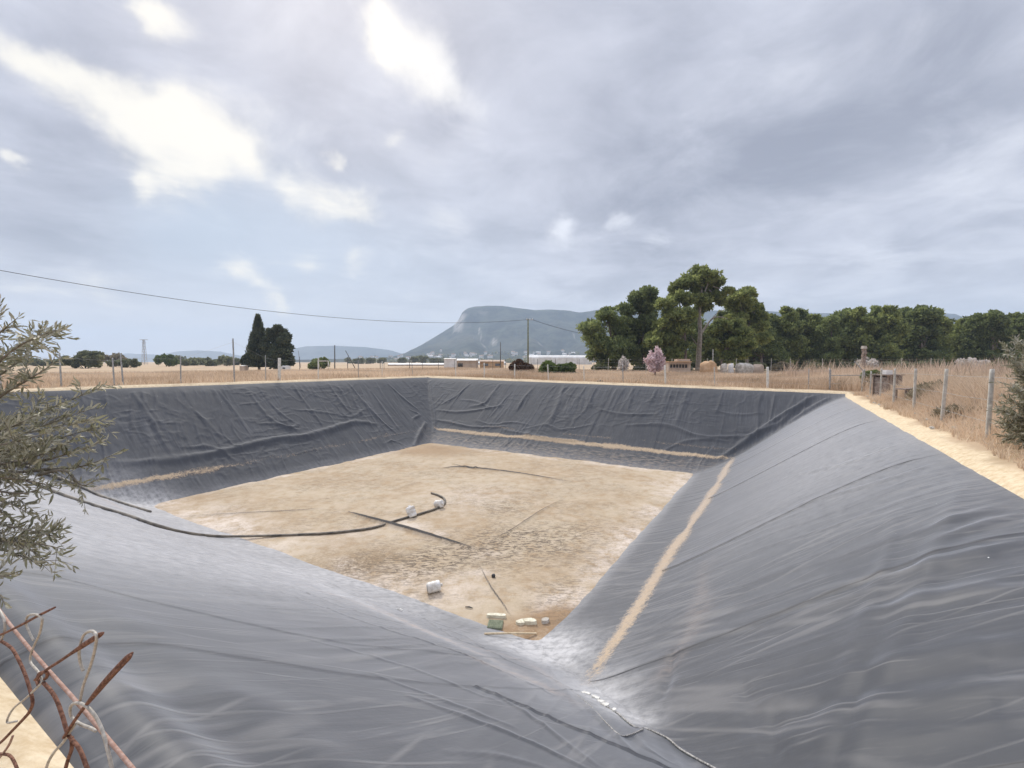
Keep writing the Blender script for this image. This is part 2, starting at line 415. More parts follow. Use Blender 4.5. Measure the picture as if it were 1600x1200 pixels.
bi = np.argmax(np.stack(sd), 0)
bank = np.stack([np.choose(bi, ALONG), np.choose(bi, DOWN), bi*13.0], -1)
nx, ny = GU.shape
X, Y = uv2xy(GU, GV)
idx = np.arange(nx*ny).reshape(nx, ny)
q = np.stack([idx[:-1, :-1], idx[1:, :-1], idx[1:, 1:], idx[:-1, 1:]], -1).reshape(-1, 4)
cu = GU[:-1, :-1].ravel(); cv = GV[:-1, :-1].ravel()
keep = ~((cu > FU0+.9) & (cu < FU1-.9) & (cv > FV0+.9) & (cv < FV1-.9))
q = q[keep]
used = np.unique(q); remap = np.full(nx*ny, -1); remap[used] = np.arange(len(used)); q = remap[q]
VV = np.stack([X, Y, HZ], -1).reshape(-1, 3)[used]

def liner_mat():
    m, t, out = material('geomembrane')
    bk = t.attr('bank', 'Vector'); sand = t.attr('sand'); dust_sheen = t.attr('dust_sheen'); sm = t.attr('seam'); stk = t.attr('streak')
    streaks = t.noise(t.scalev(bk, (9.0, .5, 1)), 1.0, 5, .6)
    fine = t.noise(t.scalev(bk, (26.0, 3.0, 1)), 1.0, 4, .65)
    cloud = t.noise(bk, .55, 5, .6)
    mott = t.noise(bk, 5.0, 6, .7)
    film = t.math('MULTIPLY', t.ramp(cloud, .35, .7), t.ramp(streaks, .3, .75))
    col = t.mix(film, (.044, .0475, .056), (.090, .093, .102))
    col = t.mix(t.math('MULTIPLY', t.ramp(fine, .5, .8), .25), col, (.17, .165, .16))
    df = t.math('MULTIPLY', dust_sheen, t.ramp(t.math('ADD', t.math('MULTIPLY', mott, .75), t.math('MULTIPLY', streaks, .25)), .30, .66, .28, 1.0), True)
    col = t.mix(t.math('MULTIPLY', df, .9), col, (.56, .55, .545))  # pale mix: real dust at the toe, painted sky sheen higher up
    gf = t.math('MULTIPLY', t.attr('grit'), t.ramp(t.noise(t.scalev(bk, (2.2, 7.0, 1)), 1.0, 6, .7), .42, .68, 0.0, .75), True); col = t.mix(gf, col, (.36, .29, .22))
    sf = t.math('MULTIPLY', stk, t.ramp(t.math('ADD', t.math('MULTIPLY', fine, .6), t.math('MULTIPLY', mott, .4)), .38, .6), True)
    col = t.mix(sf, col, (.40, .31, .25))
    grain = t.noise(bk, 16.0, 5, .7)
    # tension creases: narrow bright lines, in two slanting sets
    sxy = t.n('ShaderNodeSeparateXYZ'); t.L.new(bk, sxy.inputs[0])
    cre = None
    for sl_, f1, f2, lo in ((-.45, 1.5, .10, .93), (.30, 2.3, .16, .94), (-.15, 4.0, .2, .92)):
        cv = t.n('ShaderNodeCombineXYZ'); t.L.new(t.math('MULTIPLY', t.math('ADD', sxy.outputs[0], t.math('MULTIPLY', sxy.outputs[1], sl_)), f1), cv.inputs[0]); t.L.new(t.math('MULTIPLY', sxy.outputs[1], f2), cv.inputs[1]); t.L.new(sxy.outputs[2], cv.inputs[2])
        nn = t.noise(cv.outputs[0], 1.0, 1, .4, .0); rd = t.math('SUBTRACT', 1.0, t.math('ABSOLUTE', t.math('MULTIPLY', t.math('SUBTRACT', nn, .5), 2.0)))
        e = t.math('MULTIPLY', t.ramp(rd, lo, 1.0), t.ramp(t.noise(bk, .45+.1*f1, 3, .6), .42, .62)); cre = e if cre is None else t.math('MAXIMUM', cre, e)
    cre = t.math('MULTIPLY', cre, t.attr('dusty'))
    col = t.mix(t.math('MULTIPLY', cre, .35), col, (.26, .25, .24))
    sa = t.ramp(t.math('ADD', sand, t.math('ADD', t.math('MULTIPLY', t.math('SUBTRACT', grain, .5), 1.5), t.math('MULTIPLY', t.math('SUBTRACT', mott, .5), 1.1))), .40, .95)
    sa = t.math('MULTIPLY', sa, t.ramp(sand, .05, .3))
    sc = t.mix(grain, (.36, .27, .18), (.56, .43, .29))
    col = t.mix(sa, col, sc)
    col = t.mix(t.math('MULTIPLY', t.ramp(t.math('ABSOLUTE', sm), .75, .3), t.ramp(mott, .25, .55, .35, .9)), col, (.025, .025, .03))
    # bird droppings and stuck flakes
    vo = t.n('ShaderNodeTexVoronoi', {'Scale': 3.6, 'Randomness': 1.0}); t.L.new(bk, vo.inputs['Vector'])
    sz = t.n('ShaderNodeSeparateColor'); t.L.new(vo.outputs['Color'], sz.inputs[0])
    thr = t.math('MULTIPLY', t.math('POWER', sz.outputs[0], 2.0), .036)
    dis = t.math('ADD', vo.outputs['Distance'], t.math('MULTIPLY', t.math('SUBTRACT', grain, .5), .03))
    spot = t.math('LESS_THAN', dis, thr)
    col = t.mix(spot, col, (.72, .72, .70))
    rough = t.math('ADD', t.math('MULTIPLY', cloud, .18), .50)
    rough = t.math('ADD', rough, t.math('MULTIPLY', t.math('MAXIMUM', df, sa), .4), True)
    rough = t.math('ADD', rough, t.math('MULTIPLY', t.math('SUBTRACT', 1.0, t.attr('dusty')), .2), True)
    hgt = t.math('ADD', t.math('ADD', t.math('ADD', t.math('MULTIPLY', cre, .28), t.math('MULTIPLY', streaks, .25)), t.math('ADD', t.math('MULTIPLY', fine, .12), t.math('MULTIPLY', mott, .25))), t.math('MULTIPLY', sa, t.math('MULTIPLY', grain, 1.2)))
    b = bsdf(t, out, col, rough, .4, hgt, .30, .02)
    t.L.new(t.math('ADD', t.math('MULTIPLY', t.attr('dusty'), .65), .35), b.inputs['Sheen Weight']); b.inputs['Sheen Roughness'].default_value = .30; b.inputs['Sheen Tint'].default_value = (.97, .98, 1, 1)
    return m
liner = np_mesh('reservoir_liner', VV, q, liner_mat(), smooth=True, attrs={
    'bank': bank.reshape(-1, 3)[used], 'sand': SAND.ravel()[used], 'dust_sheen': np.clip(DUST_SHEEN, 0, 1.2).ravel()[used],
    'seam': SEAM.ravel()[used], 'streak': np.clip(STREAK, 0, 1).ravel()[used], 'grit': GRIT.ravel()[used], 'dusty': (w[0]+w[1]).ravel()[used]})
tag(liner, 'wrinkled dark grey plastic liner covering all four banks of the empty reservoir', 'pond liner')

# ------------------------------------------------------------------ dried mud floor
mu = np.arange(FU0-2.2, FU1+1.3, .055); mv = np.arange(FV0-1.5, FV1+1.3, .055)
MU, MV = np.meshgrid(mu, mv, indexing='ij')
MZ = mud_z(MU, MV)+.018*(fbm(MU*2.5, MV*2.5, 4, 5)-.5)
MASKS = {k: np.zeros_like(MU) for k in ('dark', 'white', 'brown', 'line', 'crumb')}
def floor_line(px, amp, width, mask=None, mstr=1.0, mwid=None):
    P = np.array([on_floor(*p) for p in px]); P = np.array(smooth_path([(a, b, 0) for a, b in P], 5))[:, :2]
    best = np.full(MU.shape, 1e9); tt = np.zeros(MU.shape); n = len(P)-1
    for k in range(n):
        a, b = P[k], P[k+1]; e = b-a; L2 = (e**2).sum()+1e-9
        t = np.clip(((MU-a[0])*e[0]+(MV-a[1])*e[1])/L2, 0, 1)
        d = np.hypot(MU-a[0]-t*e[0], MV-a[1]-t*e[1]); m = d < best
        best = np.where(m, d, best); tt = np.where(m, (k+t)/n, tt)
    fade = .35+.65*np.sin(np.pi*np.clip(tt, 0.02, .98))**.5
    MZ[:] += amp*np.exp(-(best/width)**2)*fade
    if mask: MASKS[mask][:] = np.maximum(MASKS[mask], mstr*np.exp(-(best/(mwid or width))**2)*fade)
floor_line([(545,805),(600,822),(660,840),(735,862)], .17, .11, 'line', 1.0, .085)
floor_line([(690,735),(720,733),(790,740),(895,757)], .10, .10, 'line', .8, .09)
floor_line([(705,727),(735,735),(750,733)], .06, .08, 'line', .7, .07)
floor_line([(745,865),(800,832),(845,802),(878,783)], .06, .07, 'line', .55, .055)
floor_line([(745,880),(765,920),(785,950),(800,973)], .05, .05, 'line', .6, .045)
floor_line([(280,810),(380,806),(470,801),(500,797)], .05, .08, 'line', .6, .07)
floor_line([(500,785),(545,772),(590,757)], .03, .06, 'line', .35, .06)
floor_line([(640,847),(675,849)], .03, .04, 'line', .5, .04)
def fblob(px, py, ru, rv, amp, k):
    u, v = on_floor(px, py); MASKS[k][:] += amp*np.exp(-((MU-u)/ru)**2-((MV-v)/rv)**2)
for a in [(545,890,1.5,1.1,.9,'dark'),(500,870,1.0,.7,.5,'dark'),(600,880,1.1,.9,.4,'dark'),(760,880,.6,.6,.5,'dark'),(905,880,1.2,1.2,.25,'dark'),(930,770,2.,2.,.15,'dark'),
          (350,780,1.4,1.,.35,'dark'),(690,703,1.6,3.0,.8,'brown'),(640,708,1.2,3.2,.5,'brown'),(350,825,1.0,1.4,.9,'white'),(330,800,1.2,1.2,.4,'white'),(640,825,.5,.8,.9,'white'),(680,838,.4,.6,.8,'white'),
          (740,780,2.0,2.0,.5,'white'),(760,870,.5,.5,.7,'white'),(755,900,.35,.4,.6,'white'),(880,950,.5,.5,.9,'white'),(900,940,.6,.5,.7,'white'),(700,920,1.0,.8,.5,'white'),(620,920,.9,.8,.45,'white'),(560,840,.8,1.3,.4,'white'),
          (760,860,1.6,1.6,.8,'crumb'),(830,850,1.6,1.4,.8,'crumb'),(900,850,1.5,1.4,.6,'crumb'),(640,890,1.2,1.0,.8,'crumb'),(700,880,1.,1.,.6,'crumb'),(560,895,1.0,.9,.7,'crumb'),(880,930,.9,.8,.6,'crumb'),(790,800,1.8,2.,.4,'crumb'),(850,980,.7,.6,1.,'brown'),(890,965,.5,.5,.7,'brown'),(820,1003,.5,.5,1.,'brown'),(870,985,.5,.5,1.0,'brown'),(830,1000,.6,.6,1.,'brown'),(780,995,.4,.5,.6,'brown'),(300,775,.9,1.2,.5,'brown'),(1040,760,.7,1.0,.3,'white'),(720,700,.8,2.,.35,'dark')]: fblob(*a)
edge = np.minimum.reduce([MU-FU0, FU1-MU, MV-FV0, FV1-MV])
MASKS['white'] = MASKS['white']+.3*sstep(2.2, .3, np.minimum(MU-FU0, MV-FV0))*sstep(.3, .6, fbm(MU*.8, MV*.8, 4, 9))+.75*sstep(.9, .1, edge)*sstep(.4, .65, fbm(MU*.6, MV*.6, 3, 8))
r, c = MU.shape; mi = np.arange(r*c).reshape(r, c)
fq = np.stack([mi[:-1, :-1], mi[1:, :-1], mi[1:, 1:], mi[:-1, 1:]], -1).reshape(-1, 4)
def near_cut(u, v): return -(u-FU0)-(v-FV0)
# let the mud sink under the liner at its edge so the outline is set by the bank
MZ = MZ-.08*sstep(.1, -1.1, edge)+.09*(fbm(MU*.9, MV*.9, 3, 12)-.5)*sstep(1.0, .2, edge)
MX, MY = uv2xy(MU, MV)
def mud_mat():
    m, t, out = material('dried_mud')
    co = t.n('ShaderNodeTexCoord').outputs['Object']
    big = t.noise(co, .35, 4, .6); mid = t.noise(co, 2.2, 6, .65); fine = t.noise(co, 14, 6, .7); vf = t.noise(co, 45, 3, .6)
    col = t.mix(t.ramp(big, .35, .65), (.43, .33, .22), (.495, .405, .29))
    col = t.mix(t.math('MULTIPLY', t.ramp(mid, .45, .68), .45), col, (.58, .48, .37))
    col = t.mix(t.math('MULTIPLY', t.ramp(mid, .48, .34), .5), col, (.38, .26, .15))
    wm = t.math('MULTIPLY', t.attr('white'), t.ramp(t.math('ADD', t.math('MULTIPLY', mid, .5), t.math('MULTIPLY', fine, .5)), .36, .6), True)
    col = t.mix(t.math('MULTIPLY', wm, .8), col, (.74, .65, .57))
    dm = t.math('MULTIPLY', t.attr('dark'), t.ramp(fine, .34, .6), True)
    col = t.mix(t.math('MULTIPLY', dm, .85), col, (.24, .17, .10))
    bm = t.math('MULTIPLY', t.attr('brown'), t.ramp(mid, .2, .5), True)
    col = t.mix(t.math('MULTIPLY', bm, .9), col, (.30, .19, .10))
    # dark crumbs of curled crust, denser in patches, stretched
    crumbs = t.noise(t.scalev(co, (5.0, 13.0, 6.0)), 1.0, 4, .75, .6)
    patch = t.ramp(t.noise(co, .5, 4, .65), .40, .62)
    cr = t.math('MULTIPLY', t.ramp(crumbs, .50, .56), t.math('ADD', t.math('ADD', t.math('MULTIPLY', patch, .3), .05), t.math('MULTIPLY', t.attr('crumb'), .8)), True)
    cr2 = t.math('MULTIPLY', t.ramp(fine, .55, .66), t.math('ADD', t.math('MULTIPLY', patch, .5), .12), True)
    col = t.mix(t.math('MAXIMUM', cr, cr2), col, (.17, .135, .10))
    col = t.mix(t.math('MULTIPLY', t.ramp(vf, .55, .75), .35), col, (.65, .54, .42))
    ln = t.math('MULTIPLY', t.attr('line'), t.ramp(fine, .25, .5, .55, 1.0), True)
    col = t.mix(t.ramp(ln, .25, .6), col, (.085, .08, .075))
    h = t.math('ADD', t.math('ADD', t.math('MULTIPLY', mid, 1.2), t.math('MULTIPLY', fine, .6)), t.math('ADD', t.math('MULTIPLY', vf, .15), t.math('MULTIPLY', cr, .5)))
    bsdf(t, out, col, .9, .15, h, .6, .05)
    return m
mud = np_mesh('reservoir_floor', np.stack([MX, MY, MZ], -1).reshape(-1, 3), fq, mud_mat(), smooth=True, attrs={k: np.clip(a, 0, 1).ravel() for k, a in MASKS.items()})
tag(mud, 'dried cracked tan mud on the floor of the empty reservoir', kind='structure')

# ------------------------------------------------------------------ ground outside the rim
def ground_z(u, v):
    cu_ = np.clip(u, U0, U1); cv_ = np.clip(v, V0, V1)
    dd = np.hypot(u-cu_, v-cv_)
    return rimz(u, v)*np.exp(-(dd/30.0)**2)
def gz_xy(x, y):
    u, v = xy2uv(x, y); return float(ground_z(u, v))
ring = []
for a, b in zip(np.linspace(U0, U1, 181)[:-1], [V0]*180): ring.append((a, b))
for b in np.linspace(V0, V1, 181)[:-1]: ring.append((U1, b))
for a in np.linspace(U1, U0, 181)[:-1]: ring.append((a, V1))
for b in np.linspace(V1, V0, 181)[:-1]: ring.append((U0, b))
ring = np.array(ring); cen = np.array([(U0+U1)/2, (V0+V1)/2]); off = ring-cen
ext = [0, .12, .3, .5, .7, .9, 1.1, 1.4, 1.8, 2.4, 3.2, 4.5, 6, 8, 11, 15, 20, 28, 38, 52, 70, 100, 150, 240, 400, 700, 1200, 2200, 3900]
GVs = []; BORD = []
for e in ext:
    if e <= 2.4: p = ring+e*np.where(np.abs(np.abs(off)-np.abs(off).max(0)) < 1e-6, np.sign(off), 0)
    else: p = cen+off*(1+e/16.8)
    wob = fbm(ring[:, 0]*.9, ring[:, 1]*.9, 3, 140)-.5
    z = ground_z(p[:, 0], p[:, 1])+.05*(fbm(p[:, 0]*.8, p[:, 1]*.8, 3, 141)-.5)*(e > .2)*(e < 300)
    if e <= 3.2: z = base_h(p[:, 0], p[:, 1])+.035+.05*(fbm(p[:, 0]*1.1, p[:, 1]*1.1, 3, 141)-.5)*min(1, e*2)
    z = z-.10*sstep(1.25, 1.9, e)
    z = z+(.03 if .2 < e < 1.0 else 0)
    if e == 0:
        inn = (.02+.16*np.clip(fbm(ring[:, 0]*1.1, ring[:, 1]*1.1, 5, 142)-.40, 0, 1))*(ring[:, 0] > U0+.1)
        p = ring-inn[:, None]*np.where(np.abs(np.abs(off)-np.abs(off).max(0)) < 1e-6, np.sign(off), 0); z = base_h(p[:, 0], p[:, 1])-.03
    x, y = uv2xy(p[:, 0], p[:, 1]); GVs.append(np.stack([x, y, z], -1)); BORD.append(e+.6*wob)
nr = len(ring)
gi = np.arange(nr*len(ext)).reshape(len(ext), nr)
gq = np.stack([gi[:-1], np.roll(gi, -1, 1)[:-1], np.roll(gi, -1, 1)[1:], gi[1:]], -1).reshape(-1, 4)
def ground_mat():
    m, t, out = material('sandy_ground')
    co = t.n('ShaderNodeTexCoord').outputs['Object']; b = t.attr('rim')
    big = t.noise(co, .05, 5, .6); mid = t.noise(co, .8, 6, .65); fine = t.noise(co, 9, 6, .7)
    straw = t.mix(t.ramp(big, .35, .65), (.44, .325, .215), (.53, .405, .275))
    straw = t.mix(t.math('MULTIPLY', t.ramp(mid, .5, .7), .5), straw, (.33, .25, .15))
    sandc = t.mix(t.ramp(fine, .3, .7), (.56, .43, .27), (.74, .62, .44))
    sandc = t.mix(t.math('MULTIPLY', t.ramp(mid, .55, .75), .5), sandc, (.45, .36, .24))
    f = t.ramp(t.math('ADD', b, t.math('MULTIPLY', t.math('SUBTRACT', mid, .5), .6)), .26, .60)
    col = t.mix(f, sandc, straw)
    bsdf(t, out, col, .95, .1, t.math('ADD', mid, t.math('MULTIPLY', fine, .5)), .5, .05)
    return m
g = np_mesh('ground', np.concatenate(GVs), gq, ground_mat(), smooth=True, attrs={'rim': np.concatenate(BORD)})
tag(g, 'dry sandy ground with a pale sand border round the reservoir and straw fields beyond', kind='structure')

# ------------------------------------------------------------------ materials
M = {}
M['bark'] = worn('pine_bark', (.17, .13, .105), (.30, .25, .21), 3, .9, .1, .5, .05)
M['bark_pale'] = worn('pale_bark', (.26, .22, .19), (.40, .36, .32), 3, .9, .1, .5, .05)
M['bark_olive'] = worn('olive_bark', (.16, .14, .11), (.28, .25, .21), 20, .9, .1, .5, .01)
M['pine'] = foliage('pine_needles', (.11, .135, .052), (.42, .46, .16), trans=.5)
M['pine_dark'] = foliage('dark_pine_needles', (.09, .115, .052), (.34, .39, .15), trans=.5)
M['cypress'] = foliage('cypress_foliage', (.045, .060, .038), (.15, .17, .095), trans=.2)
M['olive'] = foliage('olive_leaves', (.14, .14, .085), (.38, .365, .23), (.42, .40, .31), .5, .3, .4)
M['scrub'] = foliage('scrub_leaves', (.17, .15, .10), (.40, .34, .23), trans=.3)
M['hedge'] = foliage('hedge_leaves', (.12, .135, .075), (.31, .32, .18), trans=.35)
M['green'] = foliage('green_leaves', (.05, .08, .022), (.21, .27, .08), trans=.25)
M['lime'] = foliage('lime_leaves', (.13, .17, .06), (.33, .38, .15), trans=.25)
M['russet'] = foliage('russet_leaves', (.07, .045, .03), (.22, .125, .07), trans=.1)
M['blossom'] = foliage('pink_blossom', (.66, .50, .52), (.88, .76, .77), trans=.4)
M['white_blossom'] = foliage('white_blossom', (.55, .50, .46), (.78, .74, .70), trans=.4)
M['grass'] = foliage('dry_grass', (.42, .30, .20), (.80, .65, .49), trans=.3, rough=.9)
M['reed'] = foliage('dry_reeds', (.40, .30, .22), (.74, .59, .46), trans=.25, rough=.9)
M['concrete'] = worn('post_concrete', (.42, .39, .34), (.58, .55, .49), 8, .9, .15, .3, .01)
M['white_post'] = worn('whitewashed_post', (.62, .58, .50), (.78, .75, .68), 8, .8, .2)
M['steel'] = worn('galvanised_steel', (.30, .30, .29), (.48, .47, .45), 10, .5, .5, .1, .005, .5)
M['dark_steel'] = worn('dark_pole', (.09, .09, .09), (.16, .155, .15), 5, .7, .3)
M['wood_pole'] = worn('green_wood_pole', (.17, .19, .12), (.27, .28, .19), 5, .9, .1)
M['rust'] = worn('rusty_wire', (.10, .045, .03), (.26, .13, .085), 160, .85, .25, .6, .001)
M['rust_pale'] = worn('pale_rusty_wire', (.34, .20, .15), (.46, .32, .26), 120, .85, .25, .5, .001)
M['zinc'] = worn('dull_zinc_wire', (.36, .33, .28), (.55, .51, .45), 130, .55, .4, .4, .0008, .2)
M['black_pe'] = worn('black_hose', (.07, .064, .056), (.22, .19, .15), 2.5, .6, .4)
M['cable'] = worn('cable', (.05, .05, .05), (.09, .09, .09), 4, .7, .2)
M['jug'] = worn('white_plastic', (.58, .53, .46), (.86, .85, .82), 4, .45, .5, .1)
M['rope'] = worn('pale_rope', (.16, .155, .15), (.48, .46, .43), 30, .8, .2, .5, .004)
M['flake'] = worn('white_flakes', (.66, .64, .58), (.86, .84, .78), 15, .9, .1, .5, .01)
M['foam'] = worn('cream_slab', (.60, .55, .42), (.82, .79, .64), 9, .9, .1, .5, .01)
M['mesh_green'] = worn('green_grate', (.17, .19, .13), (.25, .27, .19), 14, .9, .1, .4, .01)
M['plank'] = worn('pale_plank', (.52, .41, .27), (.70, .57, .39), 10, .9, .1)
M['white_wall'] = worn('white_render', (.72, .69, .65), (.84, .82, .79), 1.5, .9, .1)
M['buff_wall'] = worn('buff_render', (.44, .34, .26), (.56, .45, .36), 1.2, .9, .1)
M['orange_wall'] = worn('orange_block', (.50, .32, .18), (.62, .43, .27), 2.5, .95, .1, .5, .05)
M['stone'] = worn('pale_stone', (.40, .36, .30), (.62, .58, .52), 3, .95, .1, .6, .05)
M['tile_roof'] = worn('clay_tiles', (.30, .19, .14), (.42, .30, .23), 1.5, .9, .1)
M['film'] = worn('greenhouse_film', (.62, .60, .56), (.78, .77, .74), .4, .5, .4, .1)
M['dark_open'] = worn('dark_opening', (.04, .035, .03), (.08, .07, .06), 2, .9, .1)
M['glass'] = worn('window_glass', (.06, .07, .08), (.12, .13, .14), 2, .2, .5)
M['pallet'] = worn('weathered_boards', (.22, .17, .145), (.38, .31, .26), 6, .95, .1, .5, .02)
M['rubber'] = worn('black_plastic', (.03, .03, .032), (.07, .07, .072), 12, .6, .4)

# ------------------------------------------------------------------ grass (stuff)
def blades(name, mat, pts, h, wdt, lean, label, cat='grass', kind='stuff', nb=1):
    n = len(pts); a = RNG.uniform(0, 2*np.pi, n); ln = RNG.normal(0, lean, (n, 2))
    hh = h*RNG.uniform(.5, 1.15, n); side = np.stack([np.cos(a), np.sin(a), np.zeros(n)], -1)*(wdt*RNG.uniform(.6, 1.4, n))[:, None]
    tip = pts+np.stack([ln[:, 0]*hh, ln[:, 1]*hh, hh], -1)
    mid = pts+np.stack([ln[:, 0]*hh*.3, ln[:, 1]*hh*.3, hh*.55], -1)
    V = np.stack([pts-side, pts+side, mid+side*.8, mid-side*.8, tip], 1).reshape(-1, 3)
    b = np.arange(n)[:, None]*5
    q4 = b+np.array([[0, 1, 2, 3]]); q3 = b+np.array([[3, 2, 4]])
    patch = fbm(pts[:, 0]*.15, pts[:, 1]*.15, 3, 150); tone = np.clip(.5+1.3*(patch-.5)+RNG.normal(0, .22, n), 0, 1)
    o = np_mesh(name, V, [q4, q3], mat, fattrs={'tone': np.concatenate([tone, tone])})
    return tag(o, label, cat, kind=kind)
def scatter(n, ur, vr, dens=None, seed=0):
    u = RNG.uniform(*ur, n); v = RNG.uniform(*vr, n)
    if dens is not None: k = dens(u, v) > RNG.uniform(0, 1, n); u, v = u[k], v[k]
    x, y = uv2xy(u, v); return np.stack([x, y, ground_z(u, v)-.12], -1), u, v
def outrect(u, v, m=1.35):
    return ((u > U1+m) | (v > V1+m) | (v < V0-m) | (u < U0-8)).astype(float)
def edgejit(u, v):
    j = .40+.5*fbm(u*.6, v*.6, 2, 160)
    return outrect(u, v, j)
P1, u, v = scatter(120000, (-8, 75), (V1+.4, V1+34), edgejit)
hh = .42*(.6+.8*fbm(u*.2, v*.2, 3, 161))+.12
blades('field_grass', M['grass'], P1, hh, .020, .25, 'short golden dry grass covering the field behind the far left bank', kind='stuff')
P2, u, v = scatter(150000, (U1+.3, U1+32), (-26, V1+6), edgejit)
hh = (.50+.45*sstep(4, -4, v))*(.45+1.0*fbm(u*.25, v*.25, 3, 162))+.1
blades('bank_grass', M['grass'], P2, hh, .018, .32, 'tall pinkish dry grass behind the far right bank', kind='stuff')
P3, u, v = scatter(150000, (2.5, U1+6), (V0-15, V0-.28), lambda a, b: (b < V0-.28-.45*fbm(a*.7, b*.7, 2, 167)).astype(float))
hh = (.3+1.05*sstep(.6, 2.6, V0-v))*(.45+1.0*fbm(u*.35, v*.35, 3, 163))
blades('weed_grass', M['grass'], P3, hh, .010, .38, 'tangled dry weeds beyond the concrete posts on the right', kind='stuff')
P4, u, v = scatter(16000, (12, U1+34), (-32, V0-6), lambda a, b: sstep(.42, .62, fbm(a*.18, b*.18, 3, 164))*outrect(a, b, 1.5))
blades('reeds', M['reed'], P4, 2.1*(.6+.6*fbm(u*.3, v*.3, 2, 165)), .024, .16, 'band of tall brown dry reeds in front of the pine row', 'reeds')
P5, u, v = scatter(3600, (U1+12, U1+28), (-20, 1), lambda a, b: sstep(.45, .6, fbm(a*.2, b*.2, 3, 166)))
blades('reed_tufts', M['reed'], P5, 2.0*np.ones(len(P5)), .026, .2, 'scattered brown reed tufts behind the far right grass', 'reeds')

# ------------------------------------------------------------------ foliage clouds
def tufts(centers, radii, n_per, size, elong=1.0, flat=.8, sub=9, subr=.42, up=.25, tone_j=.16, ext_tone=None):
    """returns verts, quads, tone for leafy clumps filling ellipsoids"""
    Vs = []; T = []
    for bi_, (c, r) in enumerate(zip(centers, radii)):
        c = np.asarray(c)
        d = RNG.normal(size=(sub, 3)); d /= np.linalg.norm(d, axis=1)[:, None]
        rr = r*RNG.uniform(.45, .98, sub); sc = c+d*rr[:, None]*np.array([1, 1, flat]); sr = r*subr*RNG.uniform(.7, 1.3, sub)
        st = RNG.normal(.5, tone_j, sub)
        k = n_per; si = RNG.integers(0, sub, k)
        q_ = RNG.normal(size=(k, 3)); q_ /= np.linalg.norm(q_, axis=1)[:, None]
        p = sc[si]+q_*(sr[si]*RNG.uniform(.25, 1.0, k)**.6)[:, None]*np.array([1, 1, flat])
        out = q_*.7+.6*RNG.normal(size=(k, 3))+np.array([0, 0, up]); out /= np.linalg.norm(out, axis=1)[:, None]
        ref = RNG.normal(size=(k, 3)); a = np.cross(out, ref); a /= np.linalg.norm(a, axis=1)[:, None]+1e-9; b = out
        s_ = size*RNG.uniform(.6, 1.35, k)
        a = a*(s_*.5)[:, None]; b = b*(s_*elong)[:, None]
        Vs.append(np.stack([p-a*.5, p+b*.45+a, p+b, p+b*.4-a], 1).reshape(-1, 3))
        T.append(np.clip(st[si]+RNG.normal(0, .14, k), 0, 1))
    V = np.concatenate(Vs); n = len(V)//4
    return V, np.arange(n*4).reshape(n, 4), np.concatenate(T)

def make_tree(name, label, cat, base, blobs, mat, trunk_pts, trunk_r, limbs=(), size=.3, n_per=420, bark='bark', group=None, flat=.62, elong=1.7, sub=20, subr=.34, up=.5):
    root = tag(empty(name, base), label, cat, group)
    base = np.asarray(base)
    V, q4, tone = tufts([np.asarray(b[:3])-base for b in blobs], [b[3] for b in blobs], n_per, size, elong, flat, sub, subr, up)
    np_mesh('crown', V, q4, M[mat], root, fattrs={'tone': tone})
    mb = MB(); tp = smooth_path([np.asarray(p)-base for p in trunk_pts], 5); k = len(tp)
    mb.tube(tp, [trunk_r*(1-.75*i/(k-1)) for i in range(k)], 8)
    mb.build('trunk', M[bark], root, True)
    for L in limbs:
        m2 = MB(); lp = smooth_path([np.asarray(p)-base for p in L[0]], 4); k = len(lp)
        m2.tube(lp, [L[1]*(1-.7*i/(k-1)) for i in range(k)], 6); m2.build('limb', M[bark], root, True)
    return root
def pxtree(name, label, depth, blobs, trunk, mat='pine', limbs=(), tr=.28, size=.27, n_per=900, bark='bark', group=None, cat='pine tree', jit=.8, **kw):
    base = at(trunk[0][0], trunk[0][1], depth); base[2] = -.15
    B = []
    for bx_, by_, br in blobs:
        r = br/F*depth; p = at(bx_, by_, depth+RNG.normal(0, jit)*r); B.append((*p, r))
        B.append((*at(bx_+RNG.normal(0, br*.3), by_+RNG.normal(0, br*.25), depth+RNG.choice([-1, 1])*r*RNG.uniform(.6, 1.2)), r*.85))
    for _ in range(6):
        i_, j_ = RNG.integers(0, len(blobs), 2); m_ = np.array(blobs[i_])*.5+np.array(blobs[j_])*.5; B.append((*at(m_[0], m_[1]+6, depth+RNG.normal(0, .6)), max(m_[2]/F*depth*.9, .6)))
    tp = [base]+[at(a, b, depth) for a, b in trunk[1:]]
    lm = []
    for L, rr in limbs: lm.append(([at(a, b, depth+.3*i) for i, (a, b) in enumerate(L)], rr))
    # inner limbs reaching for the clumps
    for b in B[::2]:
        k = RNG.integers(max(1, len(tp)-2), len(tp)); s0 = tp[k]*.6+tp[k-1]*.4
        e = np.array(b[:3]); mid = (s0+e)/2+np.array([0, 0, -.15*b[3]])
        lm.append(([s0, mid, e], tr*.30))
    return make_tree(name, label, cat, base, B, mat, tp, tr, lm, size, n_per, bark, group, **kw)

